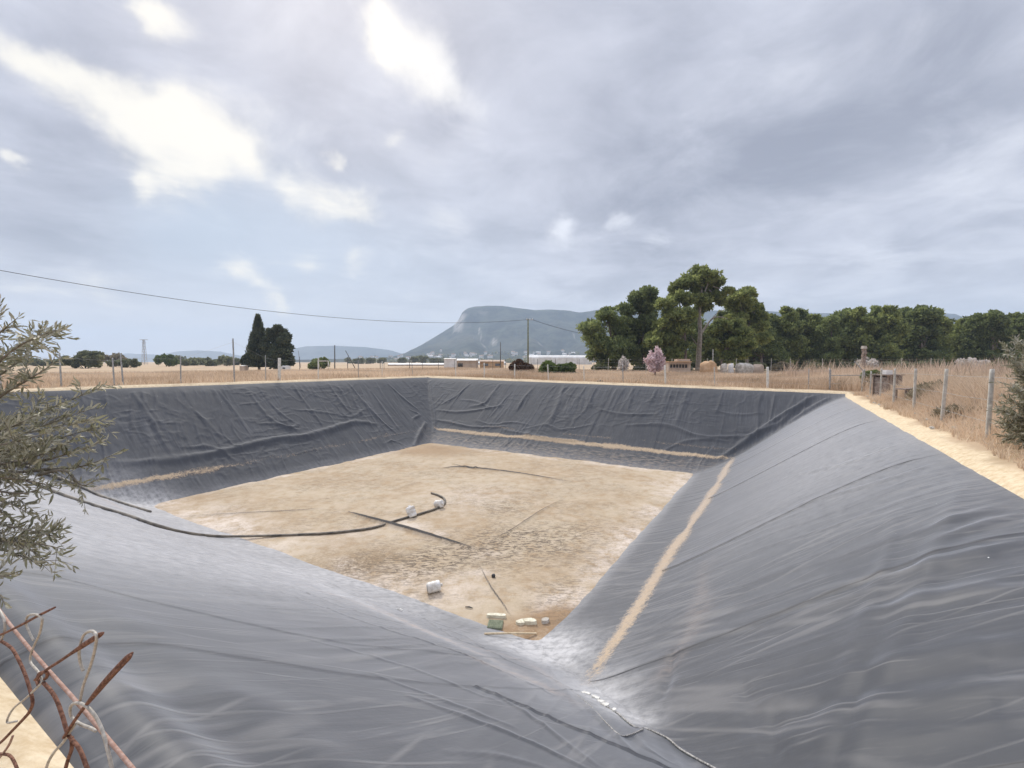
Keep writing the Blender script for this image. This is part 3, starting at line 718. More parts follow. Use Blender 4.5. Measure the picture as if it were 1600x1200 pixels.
GP = 'pine trees of the tall clump'
pxtree('pine_tree', 'dark rounded pine at the left end of the tall clump, nearest the mountain', 72,
       [(930,512,19),(950,492,17),(968,508,18),(938,538,22),(962,545,24),(926,530,14),(975,530,18),(952,560,17),(930,556,12),(985,550,14)],
       [(958,577),(957,550),(953,515),(950,492)], 'pine_dark', group=GP)
pxtree('pine_tree', 'tall dark pine with gaps in its crown, second from the left in the clump', 74,
       [(1012,460,15),(995,466,15),(982,484,16),(1008,482,17),(1022,474,11),(990,508,20),(1014,512,18),(978,530,13),(1000,540,20),(1018,548,15),(990,560,12)],
       [(1006,577),(1005,540),(1003,500),(1008,462)], 'pine_dark', group=GP)
pxtree('pine_tree', 'bright green bushy pine just left of the pale bare trunk', 68,
       [(1060,462,14),(1041,474,14),(1074,468,11),(1050,492,19),(1072,494,15),(1036,508,13),(1060,515,17),(1026,526,13),(1043,533,13),(1015,534,9),(1066,540,12),(1052,556,10)],
       [(1070,577),(1071,545),(1068,505),(1060,465)], 'pine', limbs=[([(1070,530),(1066,510),(1069,490)], .14)], group=GP)
pxtree('pine_tree', 'tallest pine, with a bare pale trunk and crooked bare limb', 70,
       [(1094,428,14),(1078,436,13),(1110,433,13),(1062,446,11),(1090,448,15),(1112,450,11),(1122,440,9),(1100,468,12),(1085,466,10),(1120,463,8),(1092,484,8),(1138,455,6),(1128,472,6),(1052,452,5)],
       [(1091,579),(1092,552),(1094,520),(1093,490),(1096,455),(1096,430)], 'pine', tr=.46, bark='bark_pale', n_per=760,
       limbs=[([(1095,522),(1104,509),(1113,498),(1124,495),(1137,498)], .17), ([(1092,542),(1084,532),(1080,525)], .12), ([(1094,480),(1110,470),(1126,468)], .1), ([(1113,498),(1122,488),(1134,483)], .08)], group=GP)
pxtree('pine_tree', 'yellow green pine with an open top right of the tallest pine', 77,
       [(1156,462,12),(1170,455,9),(1148,476,12),(1166,478,14),(1183,482,9),(1158,496,14),(1176,498,12),(1140,470,7),(1190,494,8),(1138,500,9),(1186,512,11),(1194,530,10)],
       [(1168,577),(1166,540),(1163,500),(1160,462)], 'pine', group=GP)
pxtree('pine_tree', 'low spreading bright pine in front of the clump beside the orange block', 64,
       [(1118,520,11),(1134,510,10),(1150,508,10),(1163,520,11),(1128,536,13),(1148,530,13),(1168,540,10),(1110,538,9),(1152,553,10),(1136,555,9)],
       [(1128,578),(1128,560),(1138,535),(1145,512)], 'pine', tr=.2, group=GP)
pxtree('pine_tree', 'shadowed dark pine filling the gap behind the pale trunk', 84,
       [(1085,505,18),(1095,530,20),(1080,550,18),(1108,555,16),(1075,525,16),(1110,520,12)], [(1090,576),(1090,540),(1090,505)], 'pine_dark', group=GP)
pxtree('pine_tree', 'short dark pine behind the low spreading pine, at the right of the clump', 86,
       [(1170,540,18),(1190,548,16),(1205,535,16),(1195,520,14),(1215,555,14)], [(1190,576),(1190,545),(1192,522)], 'pine_dark', group=GP)

# the row of pines along the right: five kinds, copied
def pine_kind(k):
    H = 12.0; sp = 3.0
    bl = []
    for i in range(26):
        z = RNG.uniform(.10, .90)*H; rr = sp*(1.0-.55*max(0, z/H-.45)/.5)
        a = RNG.uniform(0, 2*np.pi); q_ = RNG.uniform(.2, .85)*rr
        bl.append((q_*math.cos(a), q_*math.sin(a)*.9, z, RNG.uniform(1.0, 1.7)))
    bl.append((RNG.normal(0, .3), 0, H*.93, .95))
    tp = [(0, 0, 0), (RNG.normal(0, .15), 0, H*.3), (RNG.normal(0, .4), 0, H*.6), (bl[-1][0], 0, H*.9)]
    lm = [([tp[1+(i % 2)], (b[0]*.5, b[1]*.5, b[2]-.4), b[:3]], .07) for i, b in enumerate(bl[::3])]
    return make_tree('pine_tree', 'x', 'pine tree', (0, 0, 0), bl, 'pine' if k % 2 else 'pine_dark', tp, .24, lm, .30, 640)
def copy_tree(o, parent=None):
    c = o.copy(); C.objects.link(c)
    if parent is not None: c.parent = parent
    for ch in [x for x in bpy.data.objects if x.parent == o]: copy_tree(ch, c)
    return c
kinds = [pine_kind(i) for i in range(5)]; used_kind = [0]*5
row = [(1203,90,492),(1228,88,480),(1248,92,484),(1272,90,491),(1296,87,495),(1318,90,484),(1340,88,482),(1362,90,480),(1388,86,478),(1412,92,482),(1440,88,479),(1462,90,484),
       (1482,96,503),(1503,92,498),(1525,88,491),(1552,86,486),(1578,89,490),(1604,86,487),(1632,88,484),(1665,86,482)]
looks = ['with a pointed top', 'with a broad rounded crown', 'with a lopsided crown', 'with a dense flat crown', 'with a ragged crown']
for i, (px, dep, ty) in enumerate(row):
    k = i % 5; o = kinds[k] if used_kind[k] == 0 else copy_tree(kinds[k]); used_kind[k] += 1
    p = at(px, 565, dep); p[2] = -.2; o.location = p
    H = (565-ty)/F*dep+1.7; s_ = H/11.9; wf = s_*RNG.uniform(.95, 1.12)
    o.scale = (wf, wf, s_); o.rotation_euler = (0, 0, RNG.uniform(0, 6.28))
    o['label'] = f'green pine in the long row on the right'; o['group'] = 'pines of the long row on the right'
for px, dep, ty in ((962,90,497),(1012,92,478),(1042,88,490),(1070,92,480),(1128,90,486),(1152,94,474),(1178,90,488)):
    o = copy_tree(kinds[int(px) % 5]); p = at(px, 565, dep); p[2] = -.2; o.location = p; s_ = ((565-ty)/F*dep+1.7)/11.9; o.scale = (s_*.9, s_*.9, s_); o.rotation_euler = (0, 0, px*.7)
    o['label'] = 'dark pine standing behind the tall clump, filling the gaps between its crowns'; o['group'] = 'pines behind the tall clump'
# second, shaded rank behind
row2 = [(1190+22*i, 112+RNG.uniform(-6, 6), 512+RNG.uniform(-8, 8)) for i in range(22)]
for i, (px, dep, ty) in enumerate(row2):
    o = copy_tree(kinds[(i*2) % 5]); p = at(px, 565, dep); p[2] = -.2; o.location = p
    s_ = ((565-ty)/F*dep+1.7)/12.6; o.scale = (s_*1.15, s_*1.15, s_); o.rotation_euler = (0, 0, RNG.uniform(0, 6.28))
    o['label'] = 'shaded pine standing behind the long row on the right'; o['group'] = 'pines behind the long row'

# cypresses
def cypress(label, depth, cx, top, bot, wpx, conic, n=14000):
    base = at(cx, 577, depth); base[2] = 0; H = (565-top)/F*depth+1.5; R = wpx/F*depth
    root = tag(empty('cypress_tree', base), label, 'cypress', 'pair of cypresses')
    z = RNG.uniform(.02, 1, n); rr = R*(1-z)**conic*np.minimum(1, .55+z*3)
    a = RNG.uniform(0, 2*np.pi, n); lump = .45+1.05*fbm(a*1.9, z*8, 3, 200+int(cx))
    q_ = rr*lump*RNG.uniform(.55, 1.05, n); p = np.stack([q_*np.cos(a), q_*np.sin(a), z*H*.97+.2], -1)
    out = np.stack([np.cos(a)*.55, np.sin(a)*.55, np.full(n, .9)], -1)+RNG.normal(0, .25, (n, 3))
    side = np.cross(out, RNG.normal(size=(n, 3))); side /= np.linalg.norm(side, axis=1)[:, None]
    s_ = .34*RNG.uniform(.6, 1.3, n); A = side*(s_*.28)[:, None]; B = out*(s_)[:, None]
    V = np.stack([p-A*.4, p+A+B*.4, p+B, p-A+B*.4], 1).reshape(-1, 3)
    tone = np.clip(.5+1.6*(fbm(a*2, z*10, 3, 210+int(cx))-.5)+RNG.normal(0, .15, n), 0, 1)
    np_mesh('crown', V, np.arange(4*n).reshape(n, 4), M['cypress'], root, fattrs={'tone': tone})
    mb = MB(); mb.tube([(0, 0, -.2), (0, 0, H*.5), (0, 0, H*.9)], [.25, .16, .03], 8); mb.build('trunk', M['bark'], root, True)
cypress('tall pointed dark cypress, left one of the pair in the field', 88, 405, 493, 577, 19, .75)
pxtree('cypress_tree', 'broader blunt ragged cypress, right one of the pair in the field', 86,
       [(424,519,6),(434,514,5),(441,519,6),(430,530,10),(443,533,8),(424,543,11),(438,546,12),(450,545,6),(428,558,12),(444,560,11),(434,569,12),(452,566,6),(447,526,5)],
       [(434,577),(434,550),(433,516)], 'cypress', tr=.22, size=.30, n_per=800, cat='cypress', group='pair of cypresses')
def bush(name, label, cat, px, py_base, depth, wpx, hpx, mat, n=900, size=.2, group=None, flat=.8, blobs=7, elong=1.0):
    base = at(px, py_base, depth); W = wpx/F*depth; H = hpx/F*depth
    base[2] = gz_xy(base[0], base[1])-.1 if depth < 140 else max(-.1, base[2]-.3)
    root = tag(empty(name, base), label, cat, group)
    B = [(RNG.uniform(-.5, .5)*W*.72, RNG.uniform(-.35, .35)*W*.7, RNG.uniform(.28, .72)*H, min(W*.3, H*.42)*RNG.uniform(.75, 1.1)) for _ in range(blobs)]
    V, q4, tone = tufts([b[:3] for b in B], [b[3] for b in B], n, size, elong, flat)
    np_mesh('foliage', V, q4, M[mat], root, fattrs={'tone': tone})
    mb = MB()
    for b in B: mb.tube([(b[0]*.2, b[1]*.2, -.1), (b[0]*.6, b[1]*.6, b[2]*.5), b[:3]], [.05*H/2, .035*H/2, .015*H/2], 5)
    mb.build('stem', M['bark'], root, True)
    return root
bush('cypress_shrub', 'ragged dark shrub at the left foot of the pointed cypress', 'shrub', 386, 577, 87, 22, 28, 'cypress', 1200, .3)
bush('bush', 'wide rounded dark green bush in the field, left of the cypresses', 'bush', 134, 579, 110, 66, 27, 'hedge', 1600, .35, blobs=10)
bush('bush', 'low grey green bush right of the wide rounded bush', 'bush', 200, 575, 125, 52, 16, 'hedge', 1100, .35)
bush('bush', 'bare greyish bush between the wide bush and the lattice pylon', 'bush', 178, 574, 150, 40, 22, 'scrub', 900, .4)
bush('bush', 'dark green bush just right of the lattice pylon', 'bush', 263, 574, 150, 30, 18, 'green', 900, .4)
bush('bush', 'fresh pale green bush behind the white metal frame', 'bush', 500, 574, 95, 30, 20, 'lime', 1200, .28)
bush('bush', 'brown withered rounded bush behind the far right bank', 'bush', 811, 580, 60, 40, 22, 'russet', 2200, .22)
bush('bush', 'green palm like bush beside the larger green bush', 'bush', 855, 582, 56, 24, 18, 'green', 1200, .3, elong=1.6)
bush('bush', 'larger leafy green bush left of the pine clump', 'bush', 881, 581, 56, 28, 19, 'green', 1600, .22)
bush('bush', 'yellow green bush behind the far end of the concrete posts', 'bush', 1363, 600, 33, 24, 36, 'lime', 1500, .16)
bush('bush', 'blue green weed bush against the dark pallet stack', 'bush', 1352, 605, 31, 14, 20, 'scrub', 900, .14)
bush('bush', 'low olive green weed clump on the far right bank edge', 'weed', 1312, 606, 32, 22, 14, 'scrub', 900, .12)
bush('bush', 'small grey weed clump right of the white post', 'weed', 1180, 604, 39, 14, 9, 'scrub', 700, .12)
bush('bush', 'little dark weed clump below the blossoming tree', 'weed', 1002, 601, 43, 12, 6, 'hedge', 600, .1)
bush('bush', 'dark scrub patch behind the third concrete post', 'bush', 1448, 622, 19.5, 46, 34, 'scrub', 420, .16, elong=1.8)
bush('bush', 'low shaded weed clump at the foot of the two nearest posts', 'bush', 1508, 668, 13.5, 60, 20, 'scrub', 330, .12, elong=1.8)
bush('bush', 'yellow green creeping weed beside the nearest post', 'weed', 1525, 675, 11.6, 40, 8, 'lime', 250, .06)
bush('bush', 'pale bare shrub under the pines behind the pillar', 'bush', 1225, 572, 76, 34, 16, 'scrub', 1200, .26)
bush('bush', 'grey bare shrub in the gap between the row pines', 'bush', 1520, 572, 74, 34, 26, 'white_blossom', 450, .24)
bush('bush', 'whitish bare shrub beside the stone pillar', 'bush', 1362, 566, 70, 26, 24, 'white_blossom', 260, .24)
for i, (px, wd, hp, dep) in enumerate([(940,40,12,66),(1010,46,14,68),(1075,44,12,74),(1180,60,14,74),(1250,70,14,78),(1330,70,14,78),(1405,80,16,78),(1480,70,16,78),(1560,80,16,76)]):
    bush('undergrowth_bush', 'dark bush in the undergrowth at the foot of the pines', 'bush', px, 577, dep, wd, hp, 'hedge', 900, .3, group='undergrowth under the pines', blobs=9)
# far hedge on the left, each bush
for i in range(26):
    px = 275+i*7.6 if i < 14 else 20+(i-14)*7.5
    bush('hedge_bush', 'small grey green bush in the distant hedge on the left', 'bush', px, 572, 190+RNG.uniform(-25, 25), RNG.uniform(11, 18), RNG.uniform(8, 15), 'hedge', 260, .7, group='bushes of the distant hedge', blobs=4)
# tall almond in pink blossom
def blossom(label, px, pyb, depth, top, wpx, mat, n):
    base = at(px, pyb, depth); base[2] = gz_xy(base[0], base[1]); base = np.asarray(base)
    root = tag(empty('blossom_tree', base), label, 'blossom tree'); H = (565-top)/F*depth+1.5-base[2]; W = wpx/F*depth
    mb = MB(); mb.tube([(0, 0, -.2), (.05, 0, H*.2), (0, .05, H*.32)], [.10, .08, .07], 7); tw = []
    pts = []
    for i in range(44):
        z0 = RNG.uniform(.15, .55)*H; a = RNG.uniform(0, 2*np.pi); zt = min(H, z0+H*RNG.uniform(.15, .55)); rr = W*.5*RNG.uniform(.3, 1)*(1.15-zt/H)**.6
        e = np.array([rr*math.cos(a), rr*math.sin(a), zt]); s0 = np.array([0, 0, z0*.6+.1*H]); md = (s0+e)/2+np.array([e[0]*.18, e[1]*.18, -.05*H])
        L = smooth_path([s0, md, e], 4); mb.tube(L, [.03*(1-.8*j/(len(L)-1)) for j in range(len(L))], 5)
        k = n//44; t = RNG.uniform(.25, 1, k); ii = (t*(len(L)-1)).astype(int); pts.append(np.array(L)[ii]+RNG.normal(0, .10, (k, 3)))
    mb.build('trunk', M['bark'], root, True)
    P = np.concatenate(pts); k = len(P); a = RNG.normal(size=(k, 3)); a /= np.linalg.norm(a, axis=1)[:, None]; b = np.cross(a, RNG.normal(size=(k, 3))); b /= np.linalg.norm(b, axis=1)[:, None]
    s_ = .072*depth/45*RNG.uniform(.6, 1.4, k)[:, None]
    V = np.stack([P-a*s_, P-b*s_, P+a*s_, P+b*s_], 1).reshape(-1, 3)
    np_mesh('blossom', V, np.arange(4*k).reshape(k, 4), M[mat], root, fattrs={'tone': RNG.uniform(0, 1, k)})
blossom('small tree covered in pale pink blossom in front of the pines', 1023, 582, 50, 538, 46, 'blossom', 7000)
blossom('small whitish flowering tree half hidden behind the pink one', 974, 577, 62, 556, 28, 'white_blossom', 2200)

# ------------------------------------------------------------------ olive trees close by
def leaf_mesh(name, P, Dr, L, W, mat, parent, tone, roll=None):
    n = len(P); Dr = Dr/(np.linalg.norm(Dr, axis=1)[:, None]+1e-9)
    a = np.cross(Dr, RNG.normal(size=(n, 3))); a /= np.linalg.norm(a, axis=1)[:, None]+1e-9; nn = np.cross(a, Dr)
    A = a*(W/2)[:, None]; B = Dr*L[:, None]
    V = np.stack([P, P+B*.3+A*.9, P+B*.68+A*.8+nn*(L*.04)[:, None], P+B+nn*(-L*.08)[:, None], P+B*.68-A*.8+nn*(L*.04)[:, None], P+B*.3-A*.9], 1).reshape(-1, 3)
    return np_mesh(name, V, np.arange(6*n).reshape(n, 6), mat, parent, fattrs={'tone': tone})
def olive(name, label, base, branches, mat, leaf, twig_len, twigs_per, step, tr, cat='olive tree', lw=.2):
    base = np.asarray(base, float); root = tag(empty(name, base), label, cat)
    wood = MB(); P = []; Dd = []; T = []
    for br in branches:
        L = smooth_path([np.asarray(b)-base for b in br], 8); k = len(L); r0 = br_r
        wood.tube(L, [max(.0016, r0*(1-.9*j/(k-1))) for j in range(k)], 5)
        L = np.array(L); seg = np.linalg.norm(np.diff(L, axis=0), axis=1); cum = np.concatenate([[0], np.cumsum(seg)]); tot = cum[-1]
        def along(s): return np.array([np.interp(s, cum, L[:, c]) for c in range(3)])
        lines = [(tot*.35, tot, None)]
        for _ in range(int(twigs_per*tot/.5)):
            s = tot*RNG.uniform(.12, .97); p0 = along(s); d0 = along(min(tot, s+.05))-along(max(0, s-.05)); d0 /= np.linalg.norm(d0)+1e-9
            d = d0+RNG.normal(0, .55, 3)+np.array([0, 0, .12]); d /= np.linalg.norm(d); ln = twig_len*RNG.uniform(.4, 1.1)*(1-.5*s/tot)
            tw = smooth_path([p0, p0+d*ln*.5+np.array([0, 0, .01]), p0+d*ln+np.array([0, 0, -.05*ln])], 4)
            wood.tube(tw, [.0018*(1-.6*j/(len(tw)-1)) for j in range(len(tw))], 4, cap=False)
            tw = np.array(tw); m = max(2, int(ln/step)); tt = np.linspace(.15, 1, m); cc = np.linspace(0, 1, len(tw))
            q_ = np.stack([np.interp(tt, cc, tw[:, c]) for c in range(3)], -1); tone0 = RNG.normal(.5, .2)
            for sgn in (1, -1):
                sd_ = np.cross(d, RNG.normal(size=3)); sd_ /= np.linalg.norm(sd_)+1e-9
                P.append(q_); Dd.append(d*.8+sd_[None]*sgn*.7+RNG.normal(0, .25, (m, 3))); T.append(tone0+RNG.normal(0, .15, m))
        m = max(2, int(tot*.65/step)); ss = np.linspace(tot*.35, tot, m)
        for sgn in (1, -1):
            q_ = np.stack([np.interp(ss, cum, L[:, c]) for c in range(3)], -1); d0 = np.gradient(q_, axis=0); d0 /= np.linalg.norm(d0, axis=1)[:, None]+1e-9
            P.append(q_); Dd.append(d0*.8+RNG.normal(0, .45, (m, 3))); T.append(RNG.normal(.5, .2, m))
    P = np.concatenate(P); Dd = np.concatenate(Dd); T = np.clip(np.concatenate(T), 0, 1); n = len(P)
    Ln = leaf*RNG.uniform(.6, 1.25, n)
    leaf_mesh('crown', P, Dd, Ln, Ln*lw*RNG.uniform(.8, 1.3, n), M[mat], root, T)
    wood.build('branch', M['bark_olive'], root, True)
    return root
br_r = .010
B = []
def br(pts, d0, d1):
    n = len(pts); B.append([at(a, b, d0+(d1-d0)*i/(n-1)) for i, (a, b) in enumerate(pts)])
for off_ in (-.22, 0.0, .25):
    br([(-110,660),(-40,600),(10,555),(50,530),(92,516)], 2.7+off_, 2.5+off_)
br([(-110,640),(-60,560),(-20,515),(6,488)], 2.8, 2.6); br([(-100,640),(-40,560),(0,520),(28,496)], 2.6, 2.5)
br([(-110,670),(-20,600),(40,555),(74,508)], 2.9, 2.7); br([(-100,690),(0,620),(50,590),(96,560)], 2.6, 2.5)
for a_, e_ in (((-110,690),(160,604)), ((-110,700),(132,642)), ((-110,680),(118,660)), ((-110,705),(140,655)), ((-110,715),(170,662)), ((-110,700),(100,628)), ((-110,690),(75,640)), ((-110,720),(85,690)), ((-110,720),(60,705))):
    mx = (a_[0]*.45+e_[0]*.55, (a_[1]*.45+e_[1]*.55)+12); dd = RNG.uniform(2.4, 2.9); br([a_, (a_[0]*.75+e_[0]*.25, a_[1]*.75+e_[1]*.25+8), mx, e_], dd+.15, dd)
br([(-100,740),(20,722),(90,700),(118,682)], 2.6, 2.5); br([(-100,745),(40,725),(110,708),(158,690)], 2.6, 2.5)
br([(-100,750),(60,735),(130,728),(188,706)], 2.6, 2.55); br([(60,742),(100,735),(128,758),(154,748)], 2.55, 2.5)
br([(-100,745),(-10,745),(50,752),(94,764)], 2.5, 2.35); br([(-100,755),(-20,765),(40,770),(88,752)], 2.5, 2.4); br([(-100,765),(-30,775),(10,785),(40,800)], 2.5, 2.4); br([(-100,775),(-30,790),(0,800),(22,812)], 2.5, 2.4)
br([(-100,800),(-20,815),(30,825),(88,838)], 2.45, 2.3); br([(-100,810),(-20,835),(40,855),(76,880)], 2.45, 2.3); br([(-100,815),(-10,840),(40,842),(98,826)], 2.45, 2.3); br([(-100,820),(-20,850),(30,868),(58,880)], 2.4, 2.3)
br([(-100,830),(0,845),(60,850),(100,858)], 2.4, 2.3); br([(-100,850),(-40,880),(0,900),(24,895)], 2.4, 2.3); br([(-100,870),(-40,905),(-5,925),(8,945)], 2.4, 2.3)
trunk0 = at(-330, 700, 2.7); trunk0[2] = -.1
ol = olive('olive_tree', 'silvery green olive branches reaching in over the liner at the left edge', trunk0, B, 'olive', .052, .25, 7.0, .025, .1)
mb = MB(); hub = at(-110, 690, 2.7)-trunk0
mb.tube(smooth_path([(0, 0, 0), (.08, .05, .6), hub*.45+np.array([0, 0, .5]), hub*.85], 5), .07, 8)
for b in (at(-110,660,2.7), at(-110,715,2.65), at(-100,760,2.5), at(-100,830,2.4)): mb.tube(smooth_path([(.06, .04, .5), (np.array([.06, .04, .5])+b-trunk0)/2, b-trunk0], 4), [.04*(1-.6*i/8) for i in range(9)], 6)
mb.build('trunk', M['bark_olive'], ol, True)
# grey green bush at the right edge
B = []; br_r = .012
bb = at(1650, 690, 8.6); bb[2] = gz_xy(bb[0], bb[1])-.1
for a_, b_ in ((1572,544),(1590,532),(1610,530),(1585,575),(1600,590),(1578,600),(1592,612),(1562,640),(1572,622),(1560,660),(1575,672),(1590,690),(1600,640),(1615,560),(1640,540),(1600,660),(1583,650),(1625,600),(1650,580),(1690,600),(1720,640),(1680,560),(1574,685)):
    dd = 8.6+RNG.uniform(-.5, .5); e = at(a_, b_, dd); s0 = bb+np.array([0, 0, .15]); md = s0*.5+e*.5+np.array([.08, 0, .08]); B.append([s0, md, e])
olive('grey_bush', 'grey green leafy bush at the right edge beyond the last post', bb, B, 'olive', .085, .42, 16, .036, .1, 'bush', .24)

# ------------------------------------------------------------------ fences around the rim
def fence(name, label, posts, wires, z_off=0.0):
    """posts: (u, v, height, thickness, material, lean); wires: heights"""
    u0, v0 = posts[0][:2]; x0, y0 = uv2xy(u0, v0); base = np.array([x0, y0, float(ground_z(u0, v0))])
    root = tag(empty(name, base), label, 'fence'); tops = []
    for u, v, h, th, mt, ln in posts:
        x, y = uv2xy(u, v); z = float(ground_z(np.float64(u), np.float64(v)))-.1; p = np.array([x, y, z])-base
        mb = MB(); k = 8
        l2 = RNG.normal(0, .012)
        mb.tube([p+(0, 0, -.3), p+(0, 0, .05), p+(ln*.5, l2, h*.5), p+(ln, l2*2, h-.01), p+(ln, l2*2, h+.1)], [th*1.04, th, th*.98, th*.96, th*.86], 10)
        mb.build('post', M[mt], root, True); tops.append((p, h, ln))
    for wz in wires:
        mb = MB()
        for (p, h, ln), (q_, h2_, l2) in zip(tops[:-1], tops[1:]):
            a = p+np.array([ln*wz, 0, h*wz]); b = q_+np.array([l2*wz, 0, h2_*wz]); mb.tube([a, (a+b)/2+np.array([0, 0, -.02]), b], .004, 4)
        mb.build('wire', M['steel'], root)
    return root
def on_u(px, U):
    a = (px-800)/F; d = U/(a*UX+UY); return (U, d*(a*VX+VY))
def on_v(px, Vv):
    a = (px-800)/F; d = Vv/(a*VX+VY); return (d*(a*UX+UY), Vv)
right = []
for px, th, ln in ((1548,.045,.03),(1475,.047,.02),(1430,.045,.03),(1398,.043,.03),(1377,.04,0)):
    u, v = on_v(px, -3.62); right.append((u, v, 1.5, th, 'concrete', ln))
right = [(right[0][0]-3.9*k, -3.62, 1.5, .045, 'concrete', 0) for k in (2, 1)]+right+[(right[-1][0]+3.6, -3.62, 1.35, .04, 'concrete', 0), (right[-1][0]+7.4, -3.62, 1.35, .04, 'concrete', 0)]
fence('wire_fence', 'row of round concrete posts along the sandy rim on the right', right, (.3, .62, .95))
far = []
for px, th, mt, h in ((1297,.045,'steel',1.45),(1264,.03,'steel',1.4),(1200,.085,'white_post',1.5),(1117,.04,'concrete',1.4),(1040,.07,'white_post',1.5),(974,.04,'steel',1.45),(913,.045,'white_post',1.35),(857,.05,'white_post',1.4),(804,.06,'white_post',1.4),(757,.06,'white_post',1.45),(712,.05,'white_post',1.45)):
    u, v = on_u(px, 36.9); far.append((u, v, h, th, mt, RNG.normal(0, .03)))
fence('wire_fence', 'thin post and wire fence along the top of the far right bank', far, (.35, .65, .97))
left = []
for px, th, mt, h in ((645,.03,'steel',1.6),(597,.035,'white_post',1.5),(560,.03,'steel',1.6),(497,.05,'white_post',1.75),(436,.11,'white_post',1.7),(415,.03,'steel',1.9),(366,.05,'steel',3.0),(282,.04,'steel',1.75),(192,.04,'steel',1.8),(178,.04,'steel',1.6),(95,.04,'steel',1.8),(0,.04,'steel',1.8)):
    u, v = on_v(px, 32.9); left.append((u, v, h, th, mt, RNG.normal(0, .03)))
fence('wire_fence', 'sparse post and wire fence along the top of the far left bank', left, (.5, .95))
# second fence further back, with thin posts
bk_ = []
for px in (1600,1560,1500,1455,1408,1340,1286,1235,1205,1150,1105,1050,1010,978,950,928): 
    p = at(px, 565, 58); u, v = xy2uv(p[0], p[1]); bk_.append((u, v, 2.0, .035, 'concrete', RNG.normal(0, .05)))
fence('wire_fence', 'tall thin fence running in front of the pines', bk_, (.5, .8, .97))
bk2 = []
for px in (600,660,685,710,745,770,790,812,840,868,905):
    p = at(px, 565, 70); u, v = xy2uv(p[0], p[1]); bk2.append((u, v, 1.9, .03, 'dark_steel', 0))
fence('wire_fence', 'low dark wire fence in front of the greenhouses', bk2, (.6, .95))
bk3 = []
for px in (468,523,543,560,594,640): 
    p = at(px, 565, 78); u, v = xy2uv(p[0], p[1]); bk3.append((u, v, 2.3, .05, 'dark_steel', 0))
fence('wire_fence', 'dark post fence in the field right of the cypresses', bk3, (.7,))

def thing_mesh(name, mb, mat, label, cat, group=None, smooth=False, origin=(0, 0, 0)):
    return tag(mb.build(name, mat, None, smooth, origin), label, cat, group)
def pole(name, px, top, depth, r, mat, label, lean=0.0, cat='pole', base_px=None):
    a = at(px if base_px is None else base_px, 575, depth); a[2] = -.3; b = at(px, top, depth); mb = MB()
    mb.tube([a, (a+b)/2, b], [r, r*.9, r*.8], 8); mb.tube([b, b+np.array([0, 0, r*.6])], [r*.95, r*.6], 8)
    return thing_mesh(name, mb, M[mat], label, cat, smooth=True, origin=tuple(a))
pole('pole', 523, 540, 95, .13, 'dark_steel', 'dark upright pole in the field right of the pale green bush')
pole('pole', 540, 548, 90, .08, 'dark_steel', 'thin dark pole leaning to the left in the field', base_px=557)
pole('pole', 782, 535, 90, .09, 'dark_steel', 'slim dark pole left of the power pole')
pole('pole', 1040, 545, 60, .07, 'concrete', 'thin pale pole in front of the tall clump of pines') if False else None
pole('pole', 466, 548, 120, .06, 'dark_steel', 'faint thin pole leaning beside the right cypress', base_px=470)
pole('pole', 1114, 546, 61, .06, 'concrete', 'pale thin pole in front of the low spreading pine')

# power pole, cable, second pole
def power_pole(base, H, label, mat='wood_pole'):
    root = tag(empty('power_pole', base), label, 'utility pole'); mb = MB(); mb.tube([(0, 0, -.4), (0, 0, H*.5), (0, 0, H)], [.16, .135, .11], 10); mb.build('pole', M[mat], root, True)
    mb = MB(); mb.box((.25, 0, H-.12), (1.1, .1, .1)); mb.build('crossarm', M['steel'], root)
    for dx in (-.2, .3, .7):
        mb = MB(); mb.lathe([(.03, 0), (.06, .03), (.04, .08), (.07, .11), (.05, .17), (.03, .2)], (dx, 0, H-.07), (0, 0, 1), 8); mb.build('insulator', M['jug'], root, True)
    return root
pb = at(825, 565, 76); pb[2] = 0; Hp = (565-499)/F*76+1.5
power_pole(pb, Hp, 'green brown wooden power pole standing before the mountain')
A0 = pb+np.array([-.2, 0, Hp-.1]); p2 = np.array([-42.0, 33.5, 0]); power_pole(p2, 9.2, 'wooden power pole at the left end of the overhead cable')
B0 = p2+np.array([.1, 0, 9.0])
mb = MB(); pts = []
for t in np.linspace(0, 1, 60):
    p = A0*(1-t)+B0*t; p = p.copy(); p[2] -= 4*2.0*t*(1-t)*1.04; pts.append(p)
mb.tube(pts, .024, 5, cap=False); thing_mesh('overhead_cable', mb, M['cable'], 'thin overhead cable sagging across the left of the sky', 'cable')
C0 = at(990, 530, 88); mb = MB(); A1 = pb+np.array([.7, 0, Hp-.1])
mb.tube([A1*(1-t)+C0*t-np.array([0, 0, 3.0*t*(1-t)]) for t in np.linspace(0, 1, 20)], .03, 5, cap=False)
thing_mesh('overhead_cable', mb, M['cable'], 'overhead cable running from the power pole to behind the pines', 'cable')
